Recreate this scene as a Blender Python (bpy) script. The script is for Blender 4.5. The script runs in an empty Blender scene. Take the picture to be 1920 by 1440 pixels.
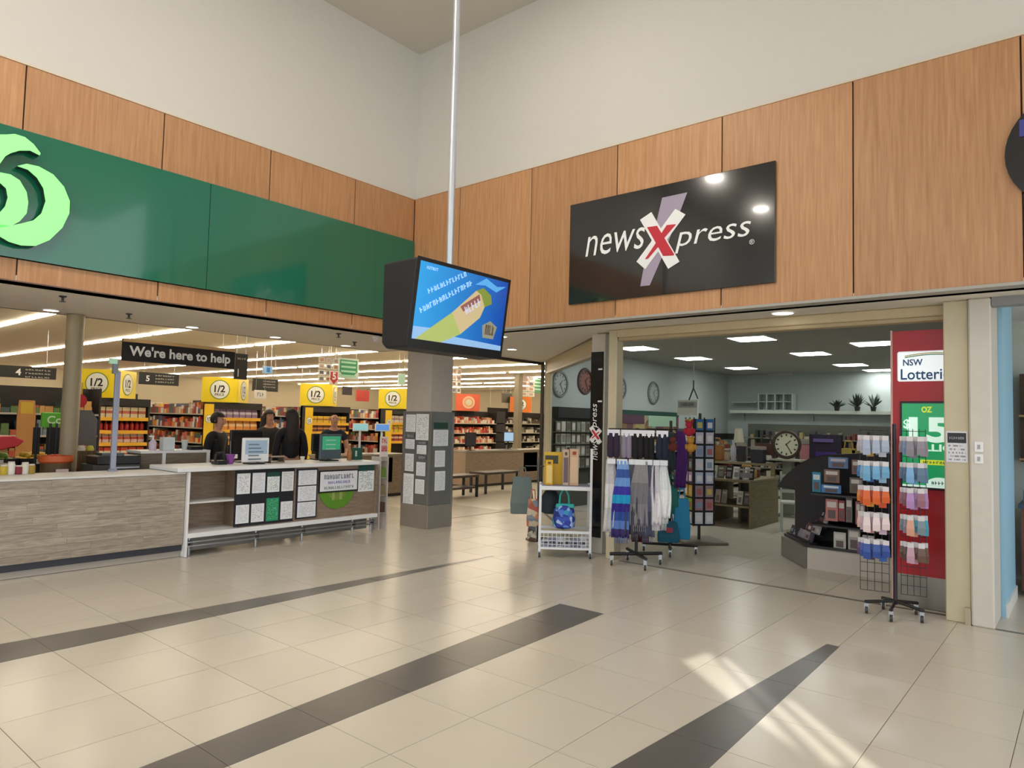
import bpy, bmesh, math, random
from math import radians as rad, sin, cos, pi
from mathutils import Vector, Matrix
random.seed(7)
SC = bpy.context.scene
COL = SC.collection

# ------------------------------------------------------------------ camera, world, sun, exposure
F_PX, YAW, PITCH, ROLL, EYE = 1307.906, 0.6940725, 0.0541023, 0.0235811, 1.6
fw = Vector((cos(PITCH)*cos(YAW), cos(PITCH)*sin(YAW), sin(PITCH)))
r0 = Vector((sin(YAW), -cos(YAW), 0)); u0 = r0.cross(fw)
rt = cos(ROLL)*r0 + sin(ROLL)*u0
up = -sin(ROLL)*r0 + cos(ROLL)*u0
cd = bpy.data.cameras.new('camera'); cam = bpy.data.objects.new('camera', cd); COL.objects.link(cam)
cd.sensor_width = 36; cd.lens = 36*F_PX/1920; cd.clip_start = .05; cd.clip_end = 200
m = Matrix((rt, up, -fw)).transposed().to_4x4(); m.translation = (0, 0, EYE); cam.matrix_world = m
SC.camera = cam

W = bpy.data.worlds.new('daylight'); SC.world = W; W.use_nodes = True
bgn = W.node_tree.nodes['Background']
bgn.inputs[0].default_value = (.9, .96, 1.0, 1); bgn.inputs[1].default_value = 1.7

SUN_DIR = Vector((.64, .60, -1.0)).normalized()          # direction the sunlight travels
sl = bpy.data.lights.new('sun', 'SUN'); sl.energy = 3.2; sl.angle = .009; sl.color = (1, .97, .9)
so = bpy.data.objects.new('sun', sl); COL.objects.link(so)
so.rotation_euler = SUN_DIR.to_track_quat('-Z', 'Y').to_euler(); so.location = (-8, -8, 14)

vs = SC.view_settings
vs.view_transform = 'Standard'; vs.look = 'None'; vs.gamma = 1; vs.use_curve_mapping = False; vs.exposure = -0.05
SC.cycles.use_denoising = True
SC.cycles.max_bounces = 6; SC.cycles.diffuse_bounces = 4; SC.cycles.glossy_bounces = 3; SC.cycles.adaptive_threshold = .03
SC.cycles.sample_clamp_indirect = 6

# ------------------------------------------------------------------ helpers
def ray(px, py): return rt*((px-960)/F_PX) - up*((py-720)/F_PX) + fw
def P(px, py, ax, c):
    """the point of the plane (axis ax = c) seen at a photo pixel"""
    d = ray(px, py); o = Vector((0, 0, EYE)); return o + d*((c-o[ax])/d[ax])
def RY(x0, y0, x1, y1, Y):
    a = P(x0, y0, 1, Y); b = P(x1, y1, 1, Y); return a.x, b.x, b.z, a.z
def srgb(h):
    h = h.lstrip('#'); v = [int(h[i:i+2], 16)/255 for i in (0, 2, 4)]
    return tuple((c/12.92 if c <= .04045 else ((c+.055)/1.055)**2.4) for c in v) + (1,)

MATS = {}
def nodes_of(name):
    mt = bpy.data.materials.new(name); mt.use_nodes = True
    nt = mt.node_tree; return mt, nt, nt.nodes, nt.links, nt.nodes['Principled BSDF']
def mat(hexc, rough=.55, metal=0, emit=0, var=.06, alpha=1, coat=0, spec=None):
    key = (hexc, rough, metal, emit, var, alpha, coat, spec)
    if key in MATS: return MATS[key]
    mt, nt, N, L, b = nodes_of('m_' + hexc.lstrip('#'))
    c = srgb(hexc)
    b.inputs['Base Color'].default_value = c; b.inputs['Roughness'].default_value = rough; b.inputs['Metallic'].default_value = metal
    if coat: b.inputs['Coat Weight'].default_value = coat; b.inputs['Coat Roughness'].default_value = .05
    if spec is not None: b.inputs['Specular IOR Level'].default_value = spec
    if emit:
        b.inputs['Emission Color'].default_value = c; b.inputs['Emission Strength'].default_value = emit
    elif var:
        tc = N.new('ShaderNodeTexCoord'); nz = N.new('ShaderNodeTexNoise'); nz.inputs['Scale'].default_value = 9
        mr = N.new('ShaderNodeMapRange'); mr.inputs[3].default_value = 1-var; mr.inputs[4].default_value = 1+var
        hs = N.new('ShaderNodeHueSaturation'); hs.inputs['Color'].default_value = c
        L.new(tc.outputs['Object'], nz.inputs['Vector']); L.new(nz.outputs['Fac'], mr.inputs[0])
        L.new(mr.outputs[0], hs.inputs['Value']); L.new(hs.outputs[0], b.inputs['Base Color'])
    if alpha < 1: b.inputs['Alpha'].default_value = alpha
    MATS[key] = mt; return mt

def wood(name, c0, c1, sc=(14, 14, .5), rough=.45, rnd=.12, detail=6, coat=0.0, contrast=(.32, .68)):
    """grain stretched along one axis (object space), each piece with its own offset and tone"""
    if name in MATS: return MATS[name]
    mt, nt, N, L, b = nodes_of(name)
    tc = N.new('ShaderNodeTexCoord'); oi = N.new('ShaderNodeObjectInfo'); mp = N.new('ShaderNodeMapping')
    mp.inputs['Scale'].default_value = sc
    cb = N.new('ShaderNodeVectorMath'); cb.operation = 'SCALE'; cb.inputs[0].default_value = (37, 53, 71)
    L.new(oi.outputs['Random'], cb.inputs['Scale']); L.new(cb.outputs[0], mp.inputs['Location'])
    L.new(tc.outputs['Object'], mp.inputs['Vector'])
    nz = N.new('ShaderNodeTexNoise'); nz.inputs['Detail'].default_value = detail; nz.inputs['Roughness'].default_value = .62
    L.new(mp.outputs[0], nz.inputs['Vector'])
    cr = N.new('ShaderNodeValToRGB'); e = cr.color_ramp.elements
    e[0].position, e[1].position = contrast; e[0].color = srgb(c0); e[1].color = srgb(c1)
    L.new(nz.outputs['Fac'], cr.inputs[0])
    mr = N.new('ShaderNodeMapRange'); mr.inputs[3].default_value = 1-rnd; mr.inputs[4].default_value = 1+rnd
    L.new(oi.outputs['Random'], mr.inputs[0])
    hs = N.new('ShaderNodeHueSaturation'); L.new(cr.outputs[0], hs.inputs['Color']); L.new(mr.outputs[0], hs.inputs['Value'])
    L.new(hs.outputs[0], b.inputs['Base Color']); b.inputs['Roughness'].default_value = rough
    if coat: b.inputs['Coat Weight'].default_value = coat; b.inputs['Coat Roughness'].default_value = .12
    MATS[name] = mt; return mt

def print_mat(name, bg='#eef0f4', ink='#6d7180', rows=16, header=None, hfrac=.0, amount=.5, ax='Z', emit=0, cols='X'):
    """flat print: a sheet with lines of small illegible type (generated coordinates)"""
    if name in MATS: return MATS[name]
    mt, nt, N, L, b = nodes_of(name)
    tc = N.new('ShaderNodeTexCoord'); sp = N.new('ShaderNodeSeparateXYZ'); L.new(tc.outputs['Generated'], sp.inputs[0])
    def M(op, a, bb=None, clamp=False):
        n = N.new('ShaderNodeMath'); n.operation = op; n.use_clamp = clamp
        for i, v in enumerate((a, bb)):
            if v is None: continue
            if isinstance(v, (int, float)): n.inputs[i].default_value = v
            else: L.new(v, n.inputs[i])
        return n.outputs[0]
    z = sp.outputs[ax]; x = sp.outputs[cols]
    fr = M('FRACT', M('MULTIPLY', z, rows)); line = M('GREATER_THAN', fr, .55)
    row = M('FLOOR', M('MULTIPLY', z, rows))
    oi = N.new('ShaderNodeObjectInfo')
    cv = N.new('ShaderNodeCombineXYZ'); L.new(M('MULTIPLY', x, 7), cv.inputs[0]); L.new(M('MULTIPLY', row, 3.7), cv.inputs[1]); L.new(M('MULTIPLY', oi.outputs['Random'], 60), cv.inputs[2])
    nz = N.new('ShaderNodeTexNoise'); nz.inputs['Scale'].default_value = 1.6; L.new(cv.outputs[0], nz.inputs['Vector'])
    word = M('GREATER_THAN', nz.outputs['Fac'], amount)
    mg = M('MULTIPLY', M('GREATER_THAN', x, .1), M('LESS_THAN', x, .9)); mg = M('MULTIPLY', mg, M('MULTIPLY', M('GREATER_THAN', z, .07), M('LESS_THAN', z, .93)))
    k = M('MULTIPLY', M('MULTIPLY', line, word), mg)
    mx = N.new('ShaderNodeMix'); mx.data_type = 'RGBA'; mx.inputs[6].default_value = srgb(bg); mx.inputs[7].default_value = srgb(ink); L.new(k, mx.inputs[0])
    out = mx.outputs[2]
    if header:
        m2 = N.new('ShaderNodeMix'); m2.data_type = 'RGBA'; m2.inputs[7].default_value = srgb(header); L.new(out, m2.inputs[6]); L.new(M('GREATER_THAN', z, 1-hfrac), m2.inputs[0]); out = m2.outputs[2]
    L.new(out, b.inputs['Base Color']); b.inputs['Roughness'].default_value = .5
    if emit: L.new(out, b.inputs['Emission Color']); b.inputs['Emission Strength'].default_value = emit
    MATS[name] = mt; return mt

def island_mat(name, cols, rough=.5):
    """one mesh of many loose pieces: each piece takes its own colour"""
    if name in MATS: return MATS[name]
    mt, nt, N, L, b = nodes_of(name)
    g = N.new('ShaderNodeNewGeometry'); cr = N.new('ShaderNodeValToRGB'); cr.color_ramp.interpolation = 'CONSTANT'
    el = cr.color_ramp.elements
    while len(el) < len(cols): el.new(.5)
    for i, c in enumerate(cols): el[i].position = i/len(cols); el[i].color = srgb(c)
    L.new(g.outputs['Random Per Island'], cr.inputs[0]); L.new(cr.outputs[0], b.inputs['Base Color']); b.inputs['Roughness'].default_value = rough
    MATS[name] = mt; return mt

def colour_word(h):
    import colorsys
    h = h.lstrip('#'); r, g, b = [int(h[i:i+2], 16)/255 for i in (0, 2, 4)]; hh, ss, vv = colorsys.rgb_to_hsv(r, g, b); hh *= 360
    if ss < .14: return 'white' if vv > .82 else 'pale grey' if vv > .66 else 'grey' if vv > .3 else 'black'
    nm = 'red' if hh < 14 or hh > 345 else 'orange' if hh < 38 else 'yellow' if hh < 66 else 'green' if hh < 165 else 'teal' if hh < 195 else 'blue' if hh < 245 else 'purple' if hh < 300 else 'pink'
    if nm == 'orange' and vv < .65: nm = 'brown'
    return ('pale ' if ss < .32 and vv > .7 else 'dark ' if vv < .42 else '') + nm
def tag(o, label, cat, group=None, kind=None):
    o['label'] = label; o['category'] = cat
    if group: o['group'] = group
    if kind: o['kind'] = kind
    return o
def thing(name, label, cat, loc=(0, 0, 0), rotz=0, group=None):
    o = bpy.data.objects.new(name, None); COL.objects.link(o); o.location = loc; o.rotation_euler = (0, 0, rotz)
    o.empty_display_size = .1; return tag(o, label, cat, group)
def mesh_object(name, me, parent=None, loc=None):
    o = bpy.data.objects.new(name, me); COL.objects.link(o)
    if parent is not None: o.parent = parent
    if loc is not None: o.location = loc
    return o
def world_of(o):
    M_ = Matrix.Identity(4)
    while o is not None:
        M_ = Matrix.Translation(o.location) @ o.rotation_euler.to_matrix().to_4x4() @ M_; o = o.parent
    return M_
def copy_tree(o, loc=None, rotz=None, label=None, parent=None):
    c = o.copy(); COL.objects.link(c)
    if parent is not None: c.parent = parent
    if loc is not None: c.location = loc
    if rotz is not None: c.rotation_euler = (0, 0, rotz)
    if label: c['label'] = label
    for ch in list(o.children): copy_tree(ch, parent=c)
    return c

class G:
    """collects shapes; build() makes ONE mesh object"""
    def __init__(s): s.v = []; s.f = []
    def add(s, vs_, fs_):
        k = len(s.v); s.v += [Vector(p) for p in vs_]; s.f += [tuple(i+k for i in f) for f in fs_]; return s
    def box(s, x0, x1, y0, y1, z0, z1):
        return s.add([(x0,y0,z0),(x1,y0,z0),(x1,y1,z0),(x0,y1,z0),(x0,y0,z1),(x1,y0,z1),(x1,y1,z1),(x0,y1,z1)],
                     [(0,3,2,1),(4,5,6,7),(0,1,5,4),(1,2,6,5),(2,3,7,6),(3,0,4,7)])
    def cbox(s, c, sx, sy, sz, rz=0, rx=0):
        R_ = Matrix.Rotation(rz, 3, 'Z') @ Matrix.Rotation(rx, 3, 'X'); k = len(s.v)
        s.box(-sx/2, sx/2, -sy/2, sy/2, -sz/2, sz/2)
        for i in range(k, len(s.v)): s.v[i] = R_ @ s.v[i] + Vector(c)
        return s
    def tube(s, p, q, r, n=10, r2=None, cap=True):
        p = Vector(p); q = Vector(q); d = (q-p).normalized(); a = d.orthogonal().normalized(); b = d.cross(a); r2 = r if r2 is None else r2
        vs_ = [p + (a*cos(2*pi*i/n) + b*sin(2*pi*i/n))*r for i in range(n)] + [q + (a*cos(2*pi*i/n) + b*sin(2*pi*i/n))*r2 for i in range(n)]
        fs_ = [(i, (i+1) % n, n+(i+1) % n, n+i) for i in range(n)]
        if cap: fs_ += [tuple(range(n-1, -1, -1)), tuple(range(n, 2*n))]
        return s.add(vs_, fs_)
    def path(s, pts, r, n=8):
        for a, b in zip(pts[:-1], pts[1:]): s.tube(a, b, r, n)
        return s
    def lathe(s, prof, c=(0, 0, 0), n=16, axis='Z'):
        c = Vector(c); k = len(prof); vs_ = []
        for r, h in prof:
            for i in range(n):
                t = 2*pi*i/n; x, y = r*cos(t), r*sin(t)
                vs_.append(c + Vector({'Z': (x, y, h), 'Y': (x, h, y), 'X': (h, x, y)}[axis]))
        fs_ = [(j*n+i, j*n+(i+1) % n, (j+1)*n+(i+1) % n, (j+1)*n+i) for j in range(k-1) for i in range(n)]
        fs_ += [tuple(range(n-1, -1, -1)), tuple(range((k-1)*n, k*n))]
        return s.add(vs_, fs_)
    def ball(s, c, rx, ry=None, rz=None, n=12, m_=8):
        ry = rx if ry is None else ry; rz = rx if rz is None else rz
        k = len(s.v); s.lathe([(max(.02, sin(pi*j/m_)), -cos(pi*j/m_)) for j in range(m_+1)], n=n)
        for i in range(k, len(s.v)): p = s.v[i]; s.v[i] = Vector((p.x*rx, p.y*ry, p.z*rz)) + Vector(c)
        return s
    def prism(s, pts, off):
        """polygon of 3-D points pushed along the vector off"""
        pts = [Vector(p) for p in pts]; off = Vector(off); n = len(pts)
        return s.add(pts + [p+off for p in pts], [tuple(range(n)), tuple(range(2*n-1, n-1, -1))] + [(i, (i+1) % n, n+(i+1) % n, n+i) for i in range(n)])
    def quad(s, *p): return s.add(p, [tuple(range(len(p)))])
    def mesh(s, name, mt, smooth=False):
        me = bpy.data.meshes.new(name); me.from_pydata([tuple(v) for v in s.v], [], s.f)
        bm = bmesh.new(); bm.from_mesh(me); bmesh.ops.recalc_face_normals(bm, faces=bm.faces); bm.to_mesh(me); bm.free()
        if mt is not None: me.materials.append(mt)
        if smooth:
            me.polygons.foreach_set('use_smooth', [True]*len(me.polygons))
        return me
    def build(s, name, mt, parent=None, world=False, bevel=0, smooth=False, loc=None, seg=1):
        """world=True: shapes given in world coordinates, moved into the parent's (or loc's) frame"""
        if world and parent is not None:
            inv = world_of(parent).inverted(); s.v = [inv @ p for p in s.v]
        elif world and loc is not None:
            s.v = [p - Vector(loc) for p in s.v]
        o = mesh_object(name, s.mesh(name, mt, smooth), parent, loc)
        if smooth:
            mod = o.modifiers.new('edge', 'EDGE_SPLIT'); mod.split_angle = rad(40)
        if bevel:
            mod = o.modifiers.new('bevel', 'BEVEL'); mod.width = bevel; mod.segments = seg; mod.limit_method = 'ANGLE'
        return o

def solo(g, name, mt, label, cat, loc, group=None, world=True, **k):
    """a thing that is one mesh"""
    return tag(g.build(name, mt, None, world, loc=loc, **k), label, cat, group)
def struct(g, name, mt, parent=None, **k):
    o = g.build(name, mt, parent, world=parent is not None, **k)
    if parent is None: o['kind'] = 'structure'
    return o

def text_geo(s, w=None, h=None, bold=0, shear=0, ext=.004):
    """lettering centred on the origin in the XZ plane, facing -Y"""
    cu = bpy.data.curves.new('lettering', 'FONT'); cu.body = s; cu.size = 1; cu.offset = bold; cu.shear = shear; cu.resolution_u = 3
    o = bpy.data.objects.new('lettering', cu); COL.objects.link(o)
    dg = bpy.context.evaluated_depsgraph_get(); me = o.evaluated_get(dg).to_mesh()
    vs_ = [v.co.copy() for v in me.vertices]; fs_ = [tuple(p.vertices) for p in me.polygons]
    o.evaluated_get(dg).to_mesh_clear(); bpy.data.objects.remove(o); bpy.data.curves.remove(cu)
    x0 = min(v.x for v in vs_); x1 = max(v.x for v in vs_); y0 = min(v.y for v in vs_); y1 = max(v.y for v in vs_)
    kx = w/(x1-x0) if w else None; ky = h/(y1-y0) if h else None
    kx = kx or ky; ky = ky or kx
    g = G(); g.v = [Vector(((v.x-(x0+x1)/2)*kx, -ext, (v.y-(y0+y1)/2)*ky)) for v in vs_]; g.f = fs_
    return g
def text(s, parent, mt, c, w=None, h=None, face='A', name='lettering', rot=0, **k):
    """c: centre in world space, on the front of the sign; face A looks to -Y, face B to -X; rot turns it in its plane"""
    g = text_geo(s, w, h, **k)
    R_ = Matrix.Rotation(-pi/2 if face == 'B' else 0, 3, 'Z') @ Matrix.Rotation(-rot, 3, 'Y')
    g.v = [R_ @ p + Vector(c) for p in g.v]
    return g.build(name, mt, parent, world=True)
def glyphs(g, c, n, w, h, face='A', rot=0, ext=.003):
    """a run of letter-like strokes for print too blurred to read"""
    rnd = random.Random(int(abs(c[0]*977 + c[2]*331)) + n)
    R_ = Matrix.Rotation(-pi/2 if face == 'B' else 0, 3, 'Z') @ Matrix.Rotation(-rot, 3, 'Y')
    st = w/n
    for i in range(n):
        x = -w/2 + st*(i+.5); k = len(g.v)
        g.box(x-st*.36, x-st*.1, -ext, 0, -h/2, h/2)
        zz = rnd.choice((-h/2, -h*.1, h*.28)); g.box(x-st*.1, x+st*.3, -ext, 0, zz, zz+h*.2)
        if rnd.random() < .5: g.box(x+st*.12, x+st*.34, -ext, 0, -h/2, h*.35)
        for j in range(k, len(g.v)): g.v[j] = R_ @ g.v[j] + Vector(c)
    return g

# common materials
WHITE = mat('#e6e4df', .6); CREAM = mat('#cfc3a6', .55); PANELW = mat('#dcdbd8', .45)
BLACK = mat('#17171a', .35); SOFTBLACK = mat('#222024', .6); STEEL = mat('#b8bcc2', .25, .9); DARKSTEEL = mat('#5b5e62', .3, .8)
CHROME = mat('#d5d8dc', .12, 1.0); GREYMID = mat('#77767a', .5); PLASTW = mat('#f0f0f2', .35)
LETTER_W = mat('#f6f6f6', .5, var=0); LETTER_K = mat('#15151a', .5, var=0); YELLOW = mat('#f2d21a', .45); RED = mat('#c4121f', .45)

# ------------------------------------------------------------------ the setting: floor, walls, ceilings
XB, YA, ZS, ZT, ZC = 6.51, 7.27, 2.735, 4.67, 6.8
TS, TX, TY = .5685, 1.716, .899            # tile size and the grid's offset

def floor_material():
    mt, nt, N, L, b = nodes_of('polished_tile_floor')
    tc = N.new('ShaderNodeTexCoord'); mp = N.new('ShaderNodeMapping'); mp.inputs['Location'].default_value = (-TX/TS+40, -TY/TS+40, 0); mp.inputs['Scale'].default_value = (1/TS, 1/TS, 1)
    L.new(tc.outputs['Object'], mp.inputs['Vector'])
    br = N.new('ShaderNodeTexBrick'); br.offset = 0; br.inputs['Scale'].default_value = 1; br.inputs['Mortar Size'].default_value = .005
    br.inputs['Brick Width'].default_value = 1; br.inputs['Row Height'].default_value = 1
    br.inputs['Color1'].default_value = srgb('#cdc6ba'); br.inputs['Color2'].default_value = srgb('#c9c2b5'); br.inputs['Mortar'].default_value = srgb('#8b8272')
    L.new(mp.outputs[0], br.inputs['Vector']); L.new(br.outputs['Color'], b.inputs['Base Color']); b.inputs['Roughness'].default_value = .3
    return mt
def tile_material(name, c0, c1, rough):
    mt, nt, N, L, b = nodes_of(name)
    tc = N.new('ShaderNodeTexCoord'); oi = N.new('ShaderNodeObjectInfo')
    nz = N.new('ShaderNodeTexNoise'); nz.inputs['Scale'].default_value = 2.2; nz.inputs['Detail'].default_value = 4; L.new(tc.outputs['Object'], nz.inputs['Vector'])
    cr = N.new('ShaderNodeValToRGB'); cr.color_ramp.elements[0].position = .3; cr.color_ramp.elements[1].position = .7
    cr.color_ramp.elements[0].color = srgb(c0); cr.color_ramp.elements[1].color = srgb(c1); L.new(nz.outputs['Fac'], cr.inputs[0])
    mr = N.new('ShaderNodeMapRange'); mr.inputs[3].default_value = .965; mr.inputs[4].default_value = 1.03; L.new(oi.outputs['Random'], mr.inputs[0])
    hs = N.new('ShaderNodeHueSaturation'); L.new(cr.outputs[0], hs.inputs['Color']); L.new(mr.outputs[0], hs.inputs['Value']); L.new(hs.outputs[0], b.inputs['Base Color'])
    b.inputs['Roughness'].default_value = rough
    return mt
floor = struct(G().box(-16, 46, -16, 38, -.3, -.004), 'floor', floor_material())
TILE_M = tile_material('floor_tile', '#cdc5b6', '#d1c9bb', .24)
tile_me = G().box(.002, TS-.002, .002, TS-.002, -.004, 0).mesh('tile', TILE_M)
def seen_px(p):
    d = Vector(p) - Vector((0, 0, EYE)); z = d.dot(fw)
    if z < .3: return None
    return 960 + F_PX*d.dot(rt)/z, 720 - F_PX*d.dot(up)/z
cand = []
for i in range(-4, 20):
    for j in range(-3, 20):
        x, y = TX+i*TS, TY+j*TS
        q = [seen_px((x+a*TS, y+b*TS, 0)) for a, b in ((0, 0), (1, 0), (1, 1), (0, 1))]
        if any(c is None for c in q): continue
        xs = [c[0] for c in q]; ys = [c[1] for c in q]
        if max(xs) < -60 or min(xs) > 1980 or min(ys) > 1500 or max(ys)-min(ys) < 10: continue
        if y > 7.5 and x < 6.2: continue                                   # under the service counters
        cand.append(((max(ys)-min(ys))*(max(xs)-min(xs)), x, y))
for a, x, y in sorted(cand, reverse=True)[:300]: mesh_object('tile', tile_me, floor, (x, y, 0))
INLAY = tile_material('dark_inlay', '#5c5857', '#68635f', .3)
def wedge(x0, x1, t0, t1, b0, b1):
    """tapering dark band between the lines t (far edge) and b (near edge), cut at the tile joints"""
    cuts = [x0] + [TX+k*TS for k in range(-6, 14) if x0 < TX+k*TS < x1-.05] + [x1]
    for a, c in zip(cuts[:-1], cuts[1:]):
        f = lambda x, u, v: u + (v-u)*(x-x0)/(x1-x0)
        G().prism([(a+.0015, f(a, b0, b1), -.003), (c-.0015, f(c, b0, b1), -.003), (c-.0015, f(c, t0, t1), -.003), (a+.0015, f(a, t0, t1), -.003)], (0, 0, .0042)).build('dark_inlay_tile', INLAY, floor, world=True)
wedge(-1, 6.36, 5.893, 5.525, 5.265, 5.505)
wedge(0, 5.127, 3.21, 3.654, 2.99, 3.194)
wedge(1, 5.605, 1.894, 1.549, 1.36, 1.46)
G().box(7.19, 7.24, .98, 4.3, -.003, .003).build('shutter_track', mat('#6f675a', .5), floor, world=True)
G().box(7.65, 10.2, 8.08, 8.12, -.003, .003).build('threshold_strip', mat('#857a68', .5), floor, world=True)
g = G(); g.prism([(7.36, 4.86, 0), (7.40, 4.83, 0), (10.25, 7.72, 0), (10.21, 7.75, 0)], (0, 0, .003)); g.build('shutter_track', mat('#6f675a', .5), floor, world=True)

# atrium walls, ceiling with unseen made-up slots shaped to cast the sun patch
WALLW = mat('#d2cfc8', .75, var=.015)
wa = struct(G().box(-9, 6.6, YA+.03, YA+.25, ZS, ZC), 'wall_left', WALLW)
wb = struct(G().box(XB+.03, XB+.25, -1.8, YA+.03, ZS, ZC), 'wall_right', WALLW)
def ceiling_with_slots():
    bm = bmesh.new()
    def loop(pts): 
        v = [bm.verts.new(p) for p in pts]; return [bm.edges.new((v[i], v[(i+1) % len(v)])) for i in range(len(v))]
    e = loop([(-9, -6.5, ZC), (7.2, -6.5, ZC), (7.2, 7.6, ZC), (-9, 7.6, ZC)])
    k = ZC/(-SUN_DIR.z); off = SUN_DIR*(-k)
    for q in ([(4.50, 2.17), (4.80, 2.12), (3.98, 1.40), (3.63, 1.10), (3.86, 1.42)],
              [(4.72, 2.0), (4.77, 1.97), (3.66, .92), (3.58, .95)],
              [(4.27, 1.42), (4.34, 1.42), (3.62, .68), (3.54, .74)]):
        e += loop([(x+off.x, y+off.y, ZC) for x, y in q])
    bmesh.ops.triangle_fill(bm, use_beauty=True, use_dissolve=False, edges=e)
    for f in bm.faces:
        f.normal_update()
        if f.normal.z < 0: f.normal_flip()
    # keep only faces outside the slots
    me = bpy.data.meshes.new('ceiling'); bm.to_mesh(me); bm.free(); me.materials.append(mat('#cfcac0', .8, var=.01)); return me
o = mesh_object('ceiling', ceiling_with_slots()); o['kind'] = 'structure'
mod = o.modifiers.new('thick', 'SOLIDIFY'); mod.thickness = .03; mod.offset = 1

VENEER = wood('veneer', '#a8744a', '#cd9c70', (8, 8, .4), .4, .09, 5, contrast=(.22, .78))
DARKGAP = mat('#3a2a22', .7)
struct(G().box(-9, 6.53, YA, YA+.03, ZS, ZT), 'trim_1', DARKGAP)                        # backing of the left fascia
struct(G().box(XB, XB+.03, -1.8, YA, ZS, ZT), 'trim_2', DARKGAP)                        # backing of the right fascia
ja = [1.85+1.206*k for k in range(-3, 4)] + [6.49]
for a, b in zip(ja[:-1], ja[1:]):
    G().box(-.5*(b-a)+.006, .5*(b-a)-.006, -.02, 0, 4.075, ZT).build('veneer_panel', VENEER, wa, loc=((a+b)/2, YA, 0), bevel=.002)
    G().box(-.5*(b-a)+.006, .5*(b-a)-.006, -.02, 0, ZS, 2.925).build('lower_veneer_panel', VENEER, wa, loc=((a+b)/2+.02, YA, 0), bevel=.002)
jb = [7.25, 6.37] + [5.165-1.197*k for k in range(0, 6)]
for a, b in zip(jb[:-1], jb[1:]):
    G().box(-.02, 0, -.5*(a-b)+.006, .5*(a-b)-.006, ZS+.02, ZT).build('veneer_panel', VENEER, wb, loc=(XB, (a+b)/2, 0), bevel=.002)
G().box(-9, 6.49, YA-.028, YA+.03, ZT, ZT+.014).build('capping', mat('#d8c7b0', .5), wa, world=True)
G().box(XB-.028, XB+.03, -1.8, YA, ZT, ZT+.014).build('capping', mat('#d8c7b0', .5), wb, world=True)
struct(G().box(XB-.03, XB+.12, -1.8, YA-.02, ZS-.005, ZS+.02), 'trim_3', mat('#a8a49c', .5))   # metal edge under the right fascia
struct(G().box(-9, 6.5, YA-.03, YA-.012, ZS-.01, ZS), 'trim_4', mat('#6b5348', .5))             # dark edge under the left fascia

# soffit under both fascias
sof = [(-9, 7.258), (6.5, 7.258), (6.5, -1.8), (7.5, -1.8), (7.5, 4.72), (10.42, 7.68), (10.42, 8.06), (7.66, 8.06), (7.66, 9.33), (-9, 9.33)]
struct(G().prism([(x, y, ZS) for x, y in sof], (0, 0, .05)), 'soffit', mat('#ddd7cc', .7, var=.02))
SMC = mat('#dcd2bb', .8, var=.03)
g = G().box(-3, 28, 8.06, 31, 3.2, 3.3); struct(g, 'ceiling_supermarket', SMC)
g = G().box(-3, 7.66, 9.28, 9.33, ZS, 3.2).box(7.61, 7.66, 8.06, 9.33, ZS, 3.2).box(7.66, 10.42, 8.01, 8.06, ZS-.04, 3.2)
struct(g, 'trim_5', mat('#8d8778', .7))
struct(G().box(7.66, 10.44, 7.96, 8.0, ZS-.05, ZS-.002).box(10.41, 10.44, 7.9, 7.96, 0, ZS-.002), 'trim_8', mat('#3a342c', .5))
SMW = mat('#b3a78f', .8, var=.03)
struct(G().box(-3, 28, 30, 30.2, 0, 3.2), 'wall_back', SMW)
struct(G().box(27, 27.2, 8, 30, 0, 3.2), 'wall_side', SMW)
struct(G().box(-3.2, -3, 7.4, 30, 0, 3.2), 'wall_far_left', SMW)

# newsagency shell
SHOPW = mat('#aab2b0', .8, var=.03)
struct(G().box(10.45, 27, 7.8, 7.9, 0, 3.2), 'wall_shop_left', SHOPW)
struct(G().box(18.8, 19.0, .9, 7.8, 0, 3.06), 'wall_shop_back', SHOPW)
struct(G().box(7.5, 18.8, .72, .92, 0, 3.06), 'wall_shop_right', SHOPW)
struct(G().prism([(x, y, 3.04) for x, y in ((7.36, .9), (18.9, .9), (18.9, 7.85), (10.4, 7.85), (7.36, 4.75))], (0, 0, .06)), 'ceiling_shop', mat('#9a9c95', .85, var=.02))
g = G().box(7.36, 7.5, .9, 4.75, ZS-.01, 3.06); g.prism([(7.42, 4.78, ZS-.01), (7.52, 4.7, ZS-.01), (10.45, 7.7, ZS-.01), (10.35, 7.8, ZS-.01)], (0, 0, .32))
struct(g, 'trim_6', mat('#84796a', .7))

# shutter housings, posts
SHUT = mat('#cdbb98', .5)
h1 = thing('roller_shutter', 'rolled-up cream roller shutter above the wide newsagency opening', 'shutter', (7.2, 2.7, 2.6))
G().box(7.18, 7.36, .98, 4.37, 2.64, ZS-.001).build('housing', SHUT, h1, True, bevel=.01)
G().box(7.2, 7.34, 1.0, 4.35, 2.60, 2.64).build('bottom_bar', mat('#b9a683', .45), h1, True, bevel=.006)
h2 = thing('roller_shutter', 'rolled-up cream roller shutter above the angled corner opening', 'shutter', (8.8, 6.3, 2.5))
def along(px0, py0, px1, py1, z0, z1, th):
    a = Vector((px0, py0, 0)); b = Vector((px1, py1, 0)); n = Vector((b.y-a.y, a.x-b.x, 0)).normalized()*th
    return G().prism([(a.x, a.y, z0), (b.x, b.y, z0), (b.x+n.x, b.y+n.y, z0), (a.x+n.x, a.y+n.y, z0)], (0, 0, z1-z0))
along(7.66, 4.96, 10.14, 7.62, 2.53, ZS-.001, .16).build('housing', SHUT, h2, True, bevel=.008)
along(7.66, 4.98, 10.14, 7.64, 2.49, 2.53, .1).build('bottom_bar', mat('#a8987a', .45), h2, True)
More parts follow.
